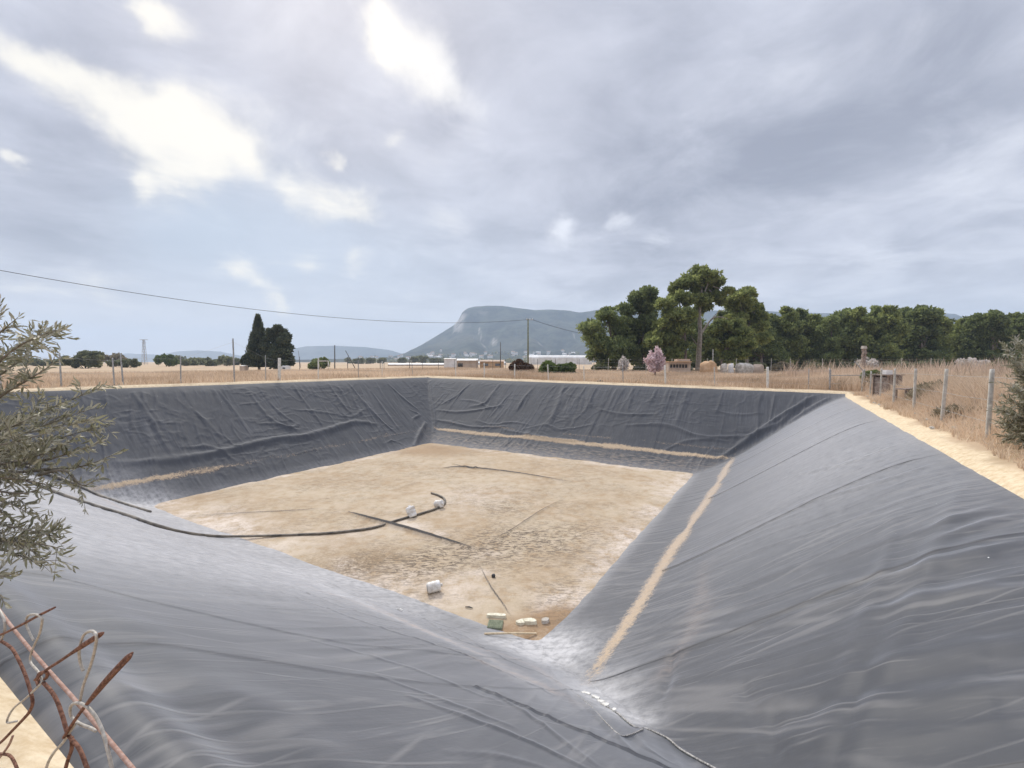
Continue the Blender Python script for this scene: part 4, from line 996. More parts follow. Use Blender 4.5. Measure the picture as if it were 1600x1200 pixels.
# lattice pylon on the left
lp = at(226, 572, 260); lp[2] = 0; Hl = (565-531)/F*260+1.5; root = tag(empty('lattice_pylon', lp), 'slim grey lattice power pylon far off on the left', 'pylon')
mb = MB(); w0 = .9; w1 = .35
for sx in (-1, 1):
    for sy in (-1, 1): mb.tube([(sx*w0, sy*w0, -.3), (sx*w1, sy*w1, Hl)], .10, 5)
for k in range(9):
    a = k/9; b = (k+1)/9; wa = w0+(w1-w0)*a; wb = w0+(w1-w0)*b; s_ = 1 if k % 2 else -1
    for sy in (-1, 1):
        mb.tube([(-s_*wa, sy*wa, a*Hl), (s_*wb, sy*wb, b*Hl)], .06, 4); mb.tube([(sy*wa, -s_*wa, a*Hl), (sy*wb, s_*wb, b*Hl)], .06, 4)
mb.build('tower', M['steel'], root)
mb = MB(); mb.box((0, 0, Hl), (4.4, .25, .25)); mb.box((0, 0, Hl-1.6), (2.2, .25, .2)); mb.build('crossarm', M['steel'], root)
# white metal frame beside the pale bush
fb = at(497, 577, 80); fb[2] = -.05; k = 80/F; mb = MB(); Wd = 16*k; Hh = 15*k
mb.tube([(0, 0, 0), (0, 0, Hh)], .06, 6); mb.tube([(Wd, 0, 0), (Wd, 0, Hh)], .06, 6); mb.tube([(-.06, 0, Hh), (Wd+.06, 0, Hh)], .06, 6); mb.tube([(0, 0, Hh*.98), (0, 1.2, 0)], .04, 6); mb.tube([(Wd, 0, Hh*.98), (Wd, 1.2, 0)], .04, 6)
o = mb.build('metal_frame', M['white_post'], None, True); o.location = fb; tag(o, 'white goal shaped metal frame standing in the field', 'frame')
gb = at(1297, 600, 30.6); gb[2] = gz_xy(gb[0], gb[1]); ge = at(1350, 600, 31.5); ge[2] = gz_xy(ge[0], ge[1])
root = tag(empty('field_gate', gb), 'low grey metal gate between posts at the far right corner', 'gate'); e = ge-gb
mb = MB(); mb.tube([(0, 0, 1.0), e+(0, 0, 1.0)], .03, 6); mb.tube([(0, 0, .45), e+(0, 0, .45)], .02, 6); mb.build('rail', M['steel'], root)
for p in (np.zeros(3), e):
    mb = MB(); mb.tube([p, p+(0, 0, 1.35)], .045, 8); mb.tube([p+(0, 0, 1.35), p+(0, 0, 1.4)], [.05, .02], 8); mb.build('post', M['steel'], root)
mb = MB(); mb.tube([e+(0, 0, 1.2), e+(-.5, .3, 1.95)], .03, 6); mb.build('brace', M['steel'], root)

# ------------------------------------------------------------------ buildings
def house(name, px, pyb, depth, wpx, hpx, dpt, wall, roof, label, cat='house', group=None, gable=.25, win=0, rz=0.0, parts=True, rise=None):
    p = at(px, pyb, depth); W = wpx/F*depth; H = hpx/F*depth
    if depth < 150: p[2] = -.05
    root = tag(empty(name, p, rz), label, cat, group)
    mb = MB(); hw = W/2; hd = dpt/2
    mb.box((0, 0, H/2-1), (W, dpt, H+2)); mb.build('wall', M[wall], root)
    mb = MB(); g_ = gable*W if rise is None else rise; ov = .04*W
    a = [(-hw-ov, -hd-ov, H+.003), (hw+ov, -hd-ov, H+.003), (hw+ov, hd+ov, H+.003), (-hw-ov, hd+ov, H+.003)]; r0 = (-hw-ov, 0, H+g_); r1 = (hw+ov, 0, H+g_)
    mb.poly([a[0], a[1], r1, r0]); mb.poly([a[2], a[3], r0, r1]); mb.poly([a[1], a[2], r1]); mb.poly([a[3], a[0], r0]); mb.poly(a[::-1]); mb.build('roof', M[roof], root)
    for i in range(win):
        mb = MB(); mb.box((-hw+W*(i+.5)/win, -hd-.02, H*.55), (W/win*.4, .08, H*.35)); mb.build('window', M['glass'], root)
    return root
def greenhouse(px0, px1, yb, yt, depth, label, bays=1, dpt=30):
    p = at((px0+px1)/2, 565, depth); p[2] = at(px0, yb, depth)[2]; W = (px1-px0)/F*depth; H = (yb-yt)/F*depth
    root = tag(empty('greenhouse', p), label, 'greenhouse')
    mb = MB(); mb.box((0, dpt/2, H*.36), (W, dpt, H*.72)); mb.build('wall', M['buff_wall'] if bays == 0 else M['film'], root)
    bays = max(1, bays); mb = MB(); bw = dpt/3
    for i in range(3):                                 # barrel roofs side by side, running across the view
        y0 = i*bw; n = 8
        ring_ = [(y0+bw*.5-bw*.5*math.cos(math.pi*j/n), H*.72+.003+H*.28*math.sin(math.pi*j/n)) for j in range(n+1)]
        for (ya, za), (yb_, zb) in zip(ring_[:-1], ring_[1:]): mb.poly([(-W/2, ya, za), (W/2, ya, za), (W/2, yb_, zb), (-W/2, yb_, zb)])
        for sx in (-1, 1): mb.poly([(sx*W/2, a, b) for a, b in (ring_ if sx < 0 else ring_[::-1])])
    mb.build('roof', M['film'], root)
    for i in range(int(W/6)):
        mb = MB(); mb.box((-W/2+6*i+3, -.04, H*.36), (.14, .1, H*.7)); mb.build('frame_post', M['steel'], root)
    return root
greenhouse(826, 925, 571, 555, 260, 'long white plastic greenhouse left of the pine clump')
greenhouse(606, 698, 576, 567.5, 170, 'long low buff shed with a white roof left of the white shed', 0, 12)
greenhouse(700, 790, 572, 565, 230, 'long white greenhouse behind the white shed', 1)
house('shed', 704, 586, 95, 17, 16, 3, 'white_wall', 'film', 'pale whitewashed shed in the field behind the far corner', 'shed', rise=.15)
r_ = house('low_building', 728, 583, 100, 36, 13, 5, 'buff_wall', 'film', 'low buff building with a dark opening right of the white shed', 'building', rise=.4)
mb = MB(); mb.box((-.9, -2.52, .8), (1.0, .1, .8)); mb.build('opening', M['dark_open'], r_)
house('low_building', 769, 582, 105, 36, 11, 5, 'orange_wall', 'buff_wall', 'low tan farm building left of the withered bush', 'building', rise=.35, win=2)
house('hut', 447, 577, 82, 9, 6.5, 1.5, 'white_wall', 'white_wall', 'tiny white hut right of the cypresses', 'hut', rise=.1, win=1)
house('hut', 381, 577, 82, 7, 7, 1.2, 'buff_wall', 'film', 'tiny pale hut at the left foot of the cypresses', 'hut', rise=.1)
# brick block wall with openings, orange block, stones
p = at(1059, 582, 58); p[2] = -.1; root = tag(empty('brick_kiln', p), 'low brown brick wall with a row of dark slots beside the blossom tree', 'brick wall')
k = 58/F; mb = MB(); mb.box((0, 0, .8), (34*k, 1.2, 1.6)); mb.box((7*k, .1, 1.75), (20*k, 1.1, .35)); mb.build('wall', M['buff_wall'], root)
for i in range(6): mb = MB(); mb.box((-13*k+i*4.6*k, -.62, 1.05), (3.2*k, .08, .42)); mb.build('slot', M['dark_open'], root)
mb = MB(); mb.box((0, -.05, 1.58), (36*k, 1.5, .12)); mb.build('ledge', M['orange_wall'], root)
def rock(name, px, py, depth, wpx, hpx, mat, label, cat, group=None, seed=0, ground=True):
    p = at(px, py, depth)
    if ground: p[2] = gz_xy(p[0], p[1])-.15
    W = wpx/F*depth; H = hpx/F*depth; n, m_ = 14, 9; V = []; f = []
    for i in range(m_+1):
        th = math.pi*i/m_
        for j in range(n):
            ph = 2*math.pi*j/n; d = np.array([math.sin(th)*math.cos(ph), math.sin(th)*math.sin(ph), math.cos(th)])
            d = np.sign(d)*np.abs(d)**.6; r_ = .85+.35*float(vnoise(d[0]*1.7+seed*3.1, d[1]*1.7+d[2]*2.3, seed)); V.append((d[0]*W/2*r_, d[1]*W/2*r_, H/2+d[2]*H/2*r_))
    for i in range(m_):
        for j in range(n): f.append((i*n+j, (i+1)*n+j, (i+1)*n+(j+1) % n, i*n+(j+1) % n))
    o = np_mesh(name, V, np.array(f), M[mat]); o.location = p; o.rotation_euler = (0, 0, seed*1.3); return tag(o, label, cat, group)
rock('block', 1107, 586, 57, 23, 23, 'orange_wall', 'big weathered orange earth block in front of the pines', 'block', seed=3)
rock('stone', 1131, 586, 57, 9, 19, 'stone', 'pale upright stone just right of the orange block', 'stone', seed=4)
rock('stone', 1142, 586, 58, 7, 19, 'white_wall', 'white upright stone, right of the pale upright stone', 'stone', seed=5)
rock('boulder', 1163, 586, 58, 22, 19, 'stone', 'broad grey boulder right of the white stone', 'boulder', seed=6)
rock('boulder', 1183, 586, 59, 16, 17, 'buff_wall', 'tan boulder behind the white fence post', 'boulder', seed=8)
# stone pillar
p = at(1349, 570, 56); p[2] = 0; root = tag(empty('stone_pillar', p), 'tall rough stone pillar with a cap in front of the pine row', 'pillar'); k = 56/F; Hh = (565-545)*k+1.5
mb = MB()
for i in range(9): mb.box((RNG.normal(0, .03), RNG.normal(0, .03), Hh*(i+.5)/9), (4.6*k*RNG.uniform(.8, 1.15), 4.6*k*RNG.uniform(.8, 1.15), Hh/9*.96), RNG.uniform(-.2, .2))
mb.build('shaft', M['pallet'], root)
mb = MB(); mb.box((0, 0, Hh+.17), (6.2*k, 6.2*k, .34), 0, 0, None, .8); mb.build('cap', M['stone'], root)
# weathered crate stack behind the posts
p = at(1386, 612, 24.5); p[2] = gz_xy(p[0], p[1])-.05; root = tag(empty('crate_stack', p, .3), 'dark weathered wooden crate behind the far concrete posts', 'crate'); 
mb = MB(); 
for i in range(6): mb.box((-.48+.19*i, -.35, .6), (.15, .03, 1.2)); mb.box((-.48+.19*i, .35, .6), (.15, .03, 1.2))
mb.build('side_board', M['pallet'], root)
mb = MB(); mb.box((0, 0, 1.22), (1.2, .85, .05)); mb.build('lid', M['pallet'], root)
mb = MB(); mb.box((0, 0, .55), (1.0, .6, 1.1)); mb.build('core', M['pallet'], root)
mb = MB(); mb.box((-.1, -.05, 1.36), (.42, .3, .22), .2); thing = mb.build('box', M['white_wall'], None); thing.location = p; tag(thing, 'small whitish box lying on top of the dark wooden crate', 'box')
p = at(1417, 628, 20.5); p[2] = gz_xy(p[0], p[1])-.05; root = tag(empty('wooden_table', p, .25), 'low rickety wooden table right of the dark crate', 'table')
mb = MB(); mb.box((0, 0, .66), (.85, .5, .05)); mb.build('top', M['pallet'], root)
for sx in (-1, 1):
    for sy in (-1, 1): mb = MB(); mb.box((sx*.36, sy*.2, .31), (.06, .06, .62)); mb.build('leg', M['pallet'], root)

# ------------------------------------------------------------------ mountain and hills
def ridge_hill(name, prof, Yr, front, back, label, mat, seed, rough=.10, foot=0.0, nx_=260, ny_=70):
    xs = np.array([(p[0]-800)/F*Yr for p in prof]); zs = np.array([CAMZ+(565-p[1])/F*Yr for p in prof])
    X1 = np.linspace(xs[0], xs[-1], nx_); Z1 = np.interp(X1, xs, zs)
    ys = np.linspace(-front, back, ny_); XX, YY = np.meshgrid(X1, ys, indexing='ij')
    t = np.where(YY < 0, np.clip(1+YY/front, 0, 1), np.clip(1-YY/back, 0, 1))
    pr = np.where(t > .55, .42+.58*((t-.55)/.45)**.75, .42*(t/.55)**1.35)
    n = fbm(XX/(front*.16), YY/(front*.5), 5, seed); n2 = fbm(XX/90, YY/90, 4, seed+9)
    Z = Z1[:, None]*np.clip(pr, 0, 1)*(1-rough*2.2*(1-np.abs(2*n-1))*(1-t)*t*4)+(n2-.5)*Z1.max()*.06*(t < .97)*(t > .02)-3*(t < .02)
    i_ = np.arange(nx_*ny_).reshape(nx_, ny_); f = np.stack([i_[:-1, :-1], i_[1:, :-1], i_[1:, 1:], i_[:-1, 1:]], -1).reshape(-1, 4)
    XW = XX*(Yr+YY*0)/Yr
    o = np_mesh(name, np.stack([XW, Yr+YY, Z], -1).reshape(-1, 3), f, mat, smooth=True); tag(o, label, kind='structure')
    def zat(x, y):
        i = np.clip(np.searchsorted(X1, x), 0, nx_-1); j = np.clip(np.searchsorted(ys, y-Yr), 0, ny_-1); return float(Z[i, j])
    return zat
def hill_mat():
    m, t, out = material('mountain_scrub')
    co = t.n('ShaderNodeTexCoord').outputs['Object']; n = t.noise(co, .02, 8, .7); n2 = t.noise(co, .004, 5, .6)
    geo = t.n('ShaderNodeNewGeometry').outputs['Normal']; sz = t.n('ShaderNodeSeparateXYZ'); t.L.new(geo, sz.inputs[0])
    col = t.mix(t.ramp(n, .4, .6), (.012, .020, .018), (.060, .070, .05)); col = t.mix(t.math('MULTIPLY', t.ramp(n2, .5, .65), .5), col, (.10, .095, .075))
    rock_ = t.math('MULTIPLY', t.ramp(sz.outputs[2], .84, .66), t.ramp(n, .35, .55), True); col = t.mix(rock_, col, (.40, .37, .33))
    bsdf(t, out, col, .95, .05, n, .6, 6.0); return m
HM = hill_mat()
MY0 = 2000.0
zat = ridge_hill('mountain', [(560,566),(600,562),(632,553),(660,538),(690,520),(712,506),(718,497),(722,488),(730,481.5),(742,478.5),(765,477),(785,477.5),(810,481),(835,484),(860,483),(890,485),(905,488),(925,485),(960,480),(1010,482),(1080,486),(1150,484),(1250,488),(1350,490),(1420,493),(1470,489),(1490,490),(1510,500),(1560,520),(1640,545),(1700,560)], MY0, 1050, 600, 'flat topped wooded mountain with a cliff at its left end', HM, 300, .34)
ridge_hill('distant_hills', [(380,566),(420,555),(450,546),(480,541),(520,540),(570,542),(610,547),(640,556),(690,565)], 3300, 500, 300, 'pale low hills left of the mountain', HM, 310, .05, nx_=120, ny_=30)
ridge_hill('distant_hills', [(90,566),(160,556),(200,552),(250,554),(280,549),(310,547),(345,549),(380,556),(430,562),(460,566)], 3500, 400, 200, 'faint low hills on the left horizon', HM, 320, .05, nx_=120, ny_=30)
# white houses at the foot of the mountain: one of each kind, copied
def little(kind):
    r_ = empty('house', (0, 0, 0)); mb = MB(); s_ = ((11, 8, 6), (16, 9, 4), (8, 8, 7))[kind]
    mb.box((0, 0, s_[2]/2-3), (s_[0], s_[1], s_[2]+6)); mb.build('wall', M['white_wall'], r_)
    mb = MB(); hw, hd, H = s_[0]/2+.3, s_[1]/2+.3, s_[2]+.01; g_ = 2.2
    a = [(-hw, -hd, H), (hw, -hd, H), (hw, hd, H), (-hw, hd, H)]; r0, r1 = (-hw, 0, H+g_), (hw, 0, H+g_)
    mb.poly([a[0], a[1], r1, r0]); mb.poly([a[2], a[3], r0, r1]); mb.poly([a[1], a[2], r1]); mb.poly([a[3], a[0], r0]); mb.poly(a[::-1]); mb.build('roof', M['tile_roof' if kind != 1 else 'white_wall'], r_)
    return r_
protos = [little(i) for i in range(3)]; usedp = [0]*3
for i in range(85):
    k = i % 3; px = RNG.uniform(612, 900) if i < 70 else RNG.uniform(560, 640); Y = RNG.uniform(1010, 1330)
    x = (px-800)/F*Y; z = zat(x*1.0, Y)
    if 565-(z-CAMZ)/Y*F < 544: Y = RNG.uniform(980, 1100); x = (px-800)/F*Y; z = zat(x, Y)
    o = protos[k] if usedp[k] == 0 else copy_tree(protos[k]); usedp[k] += 1
    o.location = (x, Y, max(z, 0)); o.rotation_euler = (0, 0, RNG.uniform(-.6, .6)); s_ = RNG.uniform(.35, .9); o.scale = (s_, s_, s_)
    tag(o, 'small pale house in the village at the foot of the mountain', 'house', 'village houses at the foot of the mountain')
# dark trees of the village, a mass seen far away
cs = []; rs = []
for i in range(190):
    px = RNG.uniform(560, 915); Y = RNG.uniform(560, 1250); x = (px-800)/F*Y; z = max(0, zat(x, Y)) if Y > MY0-1040 else 0; r_ = RNG.uniform(2.0, 4.5); cs.append((x, Y, z+r_*.6)); rs.append(r_)
V, q4, tone = tufts(cs, rs, 60, 2.2); o = np_mesh('village_trees', V, q4, M['hedge'], fattrs={'tone': tone}); tag(o, 'far dark trees scattered among the village houses', 'trees', kind='stuff')
for i, (px, wd, hp) in enumerate([(560,16,9),(577,14,10),(596,12,8),(628,12,9),(648,12,10),(660,18,12),(675,12,9),(690,14,8),(545,14,8)]):
    bush('far_tree', 'dark distant tree behind the low white roofed shed', 'tree', px, 570, 330+10*i, wd, hp, 'hedge', 350, 1.2, group='dark trees behind the sheds', blobs=4)

# ------------------------------------------------------------------ things on the reservoir floor and banks
def surf(px, py, lift=0.0):
    u, v = hit(px, py, lambda a, b: np.maximum(base_h(a, b), mud_z(a, b)))
    i = min(np.searchsorted(us, u), len(us)-1); j = min(np.searchsorted(vs, v), len(vs)-1)
    z = max(HZ[i, j] if not (FU0+.9 < u < FU1-.9 and FV0+.9 < v < FV1-.9) else -9, float(mud_z(u, v)))
    x, y = uv2xy(u, v); return np.array([x, y, z+lift])
hose = [surf(a, b, .05) for a, b in ((-20,735),(40,752),(96,774),(150,792),(200,808),(240,822),(290,834),(345,840),(420,839),(500,836),(545,832),(585,826),(620,815),(655,805),(680,797),(694,789),(694,781),(684,775),(674,772))]
mb = MB(); hp_ = smooth_path(hose, 6); mb.tube(hp_, .047, 8)
thing_mesh('hose', mb, M['black_pe'], 'long black hose running down the left bank and curling on the mud', 'hose', smooth=True)
fold = [surf(a, b, .04) for a, b in ((20,722),(60,738),(110,757),(150,774),(190,788),(235,801))]  # dark edge of the liner's corner fold, added as a separate tube
mb = MB(); mb.tube(smooth_path(fold, 6), [.06]*31, 7); thing_mesh('liner_fold', mb, M['black_pe'], 'dark fold of the liner in the left corner above the hose, built as a tube', 'liner_fold', smooth=True)
def jug(px, py, axis, L, R, label):
    p = surf(px, py); ax = np.array([axis[0], axis[1], axis[2]], float); ax /= np.linalg.norm(ax)
    root = tag(empty('plastic_drum', p), label, 'drum'); o = np.array([0, 0, R*.95])-ax*L/2 if abs(ax[2]) < .7 else np.array([0, 0, 0.])
    mb = MB(); prof = [(R*.86, 0), (R*.97, .02), (R, .05), (R, L*.30), (R*.95, L*.33), (R*.95, L*.36), (R, L*.39), (R, L*.62), (R*.95, L*.65), (R*.95, L*.68), (R, L*.71), (R, L*.9), (R*.93, L*.96), (R*.8, L)]
    mb.lathe(prof, o, ax, 24); mb.build('body', M['jug'], root, True)
    mb = MB(); mb.lathe([(R*.3, 0), (R*.3, .05), (R*.24, .06)], o+ax*(L+.001), ax, 14); mb.build('cap', M['jug'], root, True)
    mb = MB(); mb.lathe([(R*.78, .0), (R*.78, .012), (R*.7, .014)], o-ax*.015, ax, 20); mb.build('base_ring', M['steel'], root, True)
jug(678, 925, (.96, .28, .12), .36, .15, 'white plastic drum lying alone in the middle of the pink mud')
jug(645, 808, (-.35, .3, .85), .44, .19, 'white plastic drum tipped up against the bend of the hose')
jug(686, 793, (.9, -.5, .2), .36, .17, 'white plastic drum cradled in the curled end of the hose')
# grate, slab, planks and flakes at the near end
p = surf(774, 978); mb = MB(); mb.box((0, 0, .03), (.36, .34, .05))
root = tag(empty('drain_grate', p+(0, 0, .0), -.1), 'square green grate over the drain at the near end', 'grate'); mb.build('frame', M['mesh_green'], root)
for i in range(7): mb = MB(); mb.box((-.15+.05*i, 0, .06), (.018, .30, .02)); mb.build('bar', M['mesh_green'], root)
def slab(px, py, size, rz, mat, label, cat, name='slab', seed=1, lift=0.0):
    p = surf(px, py, lift); n = 14; mb = MB(); top = []; bot = []
    for j in range(n):
        w_ = 2*math.pi*j/n; rr = .75+.5*float(vnoise(math.cos(w_)*1.5+seed, math.sin(w_)*1.5+seed*2, seed)); c_, s_ = math.cos(w_), math.sin(w_)
        c_ = math.copysign(abs(c_)**.6, c_); s_ = math.copysign(abs(s_)**.6, s_); top.append((c_*size[0]/2*rr*.92, s_*size[1]/2*rr*.92, size[2]+.02*float(vnoise(c_*3, s_*3, seed)))); bot.append((c_*size[0]/2*rr, s_*size[1]/2*rr, -.03))
    mb.poly(top); mb.poly(bot[::-1])
    for j in range(n): mb.poly([bot[j], bot[(j+1) % n], top[(j+1) % n], top[j]])
    o = mb.build(name, M[mat]); o.location = p; o.rotation_euler = (0, 0, rz); return tag(o, label, cat)
slab(775, 965, (.52, .16, .07), -.1, 'foam', 'flat cream slab above the green drain grate', 'slab', seed=2)
slab(828, 974, (.30, .19, .08), .2, 'foam', 'cream broken lump with a hole right of the green grate', 'lump', 'broken_lump', seed=5)
slab(814, 975, (.26, .16, .06), .5, 'foam', 'flat cream fragment left of the broken lump', 'fragment', 'broken_lump', seed=9)
slab(852, 972, (.22, .14, .06), .2, 'stone', 'small pinkish fragment right of the broken lump', 'fragment', 'broken_lump', seed=7)
p1, p2_ = surf(757, 992, .03), surf(838, 992, .03); mb = MB(); mb.tube([p1, (p1+p2_)/2+np.array([0, 0, .01]), p2_], .022, 6); thing_mesh('plank', mb, M['plank'], 'thin pale plank lying below the drain grate', 'plank')
for i, (px, py, sx, sy) in enumerate([(918,1086,.10,.05),(930,1094,.12,.05),(940,1100,.12,.06),(946,1104,.10,.06),(960,1115,.06,.05),(912,1084,.07,.04)]):
    slab(px, py, (sx, sy, .018), -.6+.1*i, 'flake', 'white crust flake in the crease of the near corner', 'flake', 'crust_flake', seed=20+i, lift=.012)['group'] = 'white flakes in the near corner crease'
for px, py, l_, lab in ((625,955,.14,'white scrap on the liner just below the mud edge'),(738,872,.0,''),(733,951,.20,'short dark stick lying on the pink mud'),(1,1,0,'')):
    if l_ <= 0: continue
    p = surf(px, py, .03); mb = MB(); mb.tube([(-l_/2, .02, 0), (0, 0, .01), (l_/2, -.04, 0)], [.012, .02, .01], 5)
    o = mb.build('scrap' if 'white' in lab else 'stick', M['flake' if 'white' in lab else 'rubber']); o.location = p; tag(o, lab, 'scrap' if 'white' in lab else 'stick')
p = surf(771, 902, .0); mb = MB(); mb.lathe([(.03, 0), (.055, .01), (.06, .05), (.045, .09), (.02, .1)], (0, 0, 0), (0, 0, 1), 10); o = mb.build('ball', M['rubber'], None, True); o.location = p; tag(o, 'small black ball on the mud right of the drum', 'ball')
rope = [surf(a, b, .022) for a, b in ((938,1102),(962,1116),(975,1128),(992,1140),(1010,1143),(1030,1152),(1045,1160),(1062,1174),(1090,1191),(1115,1206),(1140,1222))]
mb = MB(); mb.tube(smooth_path(rope, 6), .012, 6); thing_mesh('rope', mb, M['rope'], 'grey rope lying along the crease of the near corner', 'rope', smooth=True)
rope = [surf(a, b, .012) for a, b in ((900,1085),(925,1110),(945,1135),(968,1157),(985,1156),(1005,1145))]
mb = MB(); mb.tube(smooth_path(rope, 6), .007, 6); thing_mesh('rope', mb, M['rope'], 'thin pale cord curving on the liner left of the grey rope', 'cord', smooth=True)
for i in range(16):
    u_ = RNG.uniform(4, 34); v_ = V0-RNG.uniform(.15, .75) if i < 12 else V0-.2; x_, y_ = uv2xy(u_, v_); mb = MB(); r_ = RNG.uniform(.025, .06)
    mb.lathe([(r_*.5, -.02), (r_, 0), (r_*.95, r_*.5), (r_*.5, r_*.85), (r_*.1, r_*.95)], (0, 0, 0), (RNG.normal(0, .2), RNG.normal(0, .2), 1), 7)
    o = mb.build('stone', M['stone']); o.location = (x_, y_, float(ground_z(np.float64(u_), np.float64(v_)))+.05); tag(o, 'small stone lying on the sandy rim along the right bank', 'stone', 'small stones on the sandy rim')
# dark object on the far-left rim, dark debris on the far-right rim
for px, py, lab in ((572,597,'end of black piping poking out at the top of the far left bank'),(1000,600.5,'dark rag on the rim of the far right bank'),(938,596,'small stick on the sandy far right rim')):
    d_ = 44 if px < 600 else 39; p = at(px, py, d_); p[2] = gz_xy(p[0], p[1])+.06; mb = MB(); L_ = .5 if px != 1000 else .9
    mb.tube([p-(L_/2, 0, 0), p+(0, -.1, .05), p+(L_/2, .05, -.02)], [.09, .1, .07], 7); thing_mesh('debris', mb, M['rubber'], lab, 'debris', smooth=True)

# ------------------------------------------------------------------ rusty chain-link fence in the near left corner
UF = .23
def onfence(px, py, du=0.0):
    r_ = ray(px, py); k = (UF+du)/(r_[0]*UX+r_[1]*UY); return np.array([0, 0, CAMZ])+r_*k
fo = onfence(100, 1199); fo = np.array([fo[0], fo[1], 0.0]); fr = tag(empty('chain_link_fence', fo), 'rusty broken chain link fence top in the near left corner', 'fence')
def wire(pts, r, mat, name='wire', du=None, n=6, taper=None):
    k = len(pts); P_ = [onfence(a, b, (du[i] if du else 0.0))-fo for i, (a, b) in enumerate(pts)]; L = smooth_path(P_, n); rr = [r]*len(L)
    if taper: rr = [r*np.interp(i/(len(L)-1), *zip(*taper)) for i in range(len(L))]
    mb = MB(); mb.tube(L, rr, 8); mb.build(name, M[mat], fr, True)
wire([(-40,900),(15,975),(65,1035),(120,1097),(165,1150),(215,1210)], .0027, 'rust_pale', 'tension_wire', [.004]*6)
wire([(-30,1000),(0,992),(32,977),(60,962),(86,949)], .0020, 'rust', 'barb', [-.004]*5, taper=[(0, 1), (.8, 1), (1, .7)])
wire([(55,1062),(72,1047),(95,1032),(120,1015),(140,1002),(161,989)], .0022, 'rust', 'barb', [-.004]*6, taper=[(0, 1), (.5, 1), (.7, 1.6), (.95, 1.6), (1, .7)])
wire([(100,1152),(112,1133),(125,1114),(145,1089),(165,1065),(185,1043),(207,1020)], .0024, 'rust', 'barb', [-.004]*7, taper=[(0, 1), (.4, .9), (.55, 1.5), (.75, 1.7), (.95, 1.6), (1, .5)])
wire([(168,1062),(180,1050),(194,1037),(204,1024)], .0016, 'rust', 'barb', [-.008]*4)
wire([(52,1000),(46,988),(41,974),(44,962),(55,960),(64,964),(66,970),(62,990),(55,1005),(49,1020),(48,1035),(60,1050),(67,1066)], .0017, 'zinc', 'tie_wire', [.004,.002,0,-.002,-.004,-.006,-.006,-.002,0,.002,.002,.0,.0])
wire([(130,1048),(125,1032),(124,1015),(130,994),(138,987),(146,987),(151,997),(146,1025),(138,1050),(130,1072),(125,1096)], .0018, 'zinc', 'tie_wire', [.006,.004,0,-.004,-.006,-.008,-.008,-.004,0,0,.002])
wire([(150,1142),(140,1137),(125,1131),(112,1120),(110,1106),(116,1099),(128,1100),(142,1110),(156,1132),(166,1162),(176,1205)], .0021, 'zinc', 'tie_wire', [.008,.008,.006,.004,0,-.004,-.006,-.004,0,0,0])
wire([(118,1130),(100,1158),(85,1175),(75,1192),(70,1210)], .0020, 'zinc', 'tie_wire')
wire([(66,1066),(50,1082),(38,1093),(22,1106),(13,1120),(12,1129),(26,1127)], .0018, 'zinc', 'tie_wire')
wire([(2,1002),(12,1008),(22,1018),(37,1048),(47,1078),(51,1098),(46,1112),(38,1122),(18,1143),(0,1161),(-30,1185)], .0025, 'rust', 'link_wire')
wire([(68,1067),(80,1080),(89,1095),(98,1120),(107,1148),(124,1170),(138,1205)], .0027, 'rust', 'link_wire')
wire([(112,1152),(112,1170),(106,1188),(100,1210)], .0025, 'rust', 'link_wire')
wire([(-20,1178),(0,1178),(14,1180),(22,1190),(30,1210)], .0025, 'rust', 'link_wire')
wire([(-10,1195),(4,1178),(14,1164),(20,1150)], .0020, 'rust_pale', 'link_wire')
wire([(-30,925),(0,955),(8,980),(2,1000)], .0020, 'zinc', 'link_wire')
wire([(58,1060),(62,1052),(72,1050),(74,1056),(68,1062),(58,1062),(60,1070)], .0024, 'rust', 'tie_wire', [0,-.004,-.004,0,.004,.004,0])
# rest of the fence out of the frame: rows of links below and left, one post
for k_ in range(5):
    mb = MB(); pts = []
    for j in range(18):
        p = np.array([0, 0, 0.]); v_ = .35+.05*j+.0; z_ = .86-.16*k_-(.04 if (j+k_) % 2 else -.04); x, y = uv2xy(UF, v_-.55); pts.append(np.array([x, y, z_-.12])-fo)
    mb.tube(pts, .0022, 6); mb.build('link_wire', M['rust'], fr, True)

# ------------------------------------------------------------------ haze
def haze(d):
    mb = MB(); mb.box((0, 0, 0), (2, 2, 2)); m = bpy.data.materials.new('haze_air'); m.use_nodes = True; m.node_tree.nodes.clear(); t = NT(m.node_tree); out = t.n('ShaderNodeOutputMaterial')
    v_ = t.n('ShaderNodeVolumePrincipled', {'Color': (.62, .775, .98, 1), 'Density': d, 'Anisotropy': 0.1, 'Density Attribute': ''}); t.L.new(v_.outputs[0], out.inputs['Volume'])
    try: m.cycles.homogeneous_volume = True
    except Exception: pass
    o = mb.build('haze', m); o.scale = (3800, 3900, 136); o.location = (0, 200, 129); tag(o, 'pale blue haze over the distant land', kind='stuff'); return o
haze(3.1e-4)

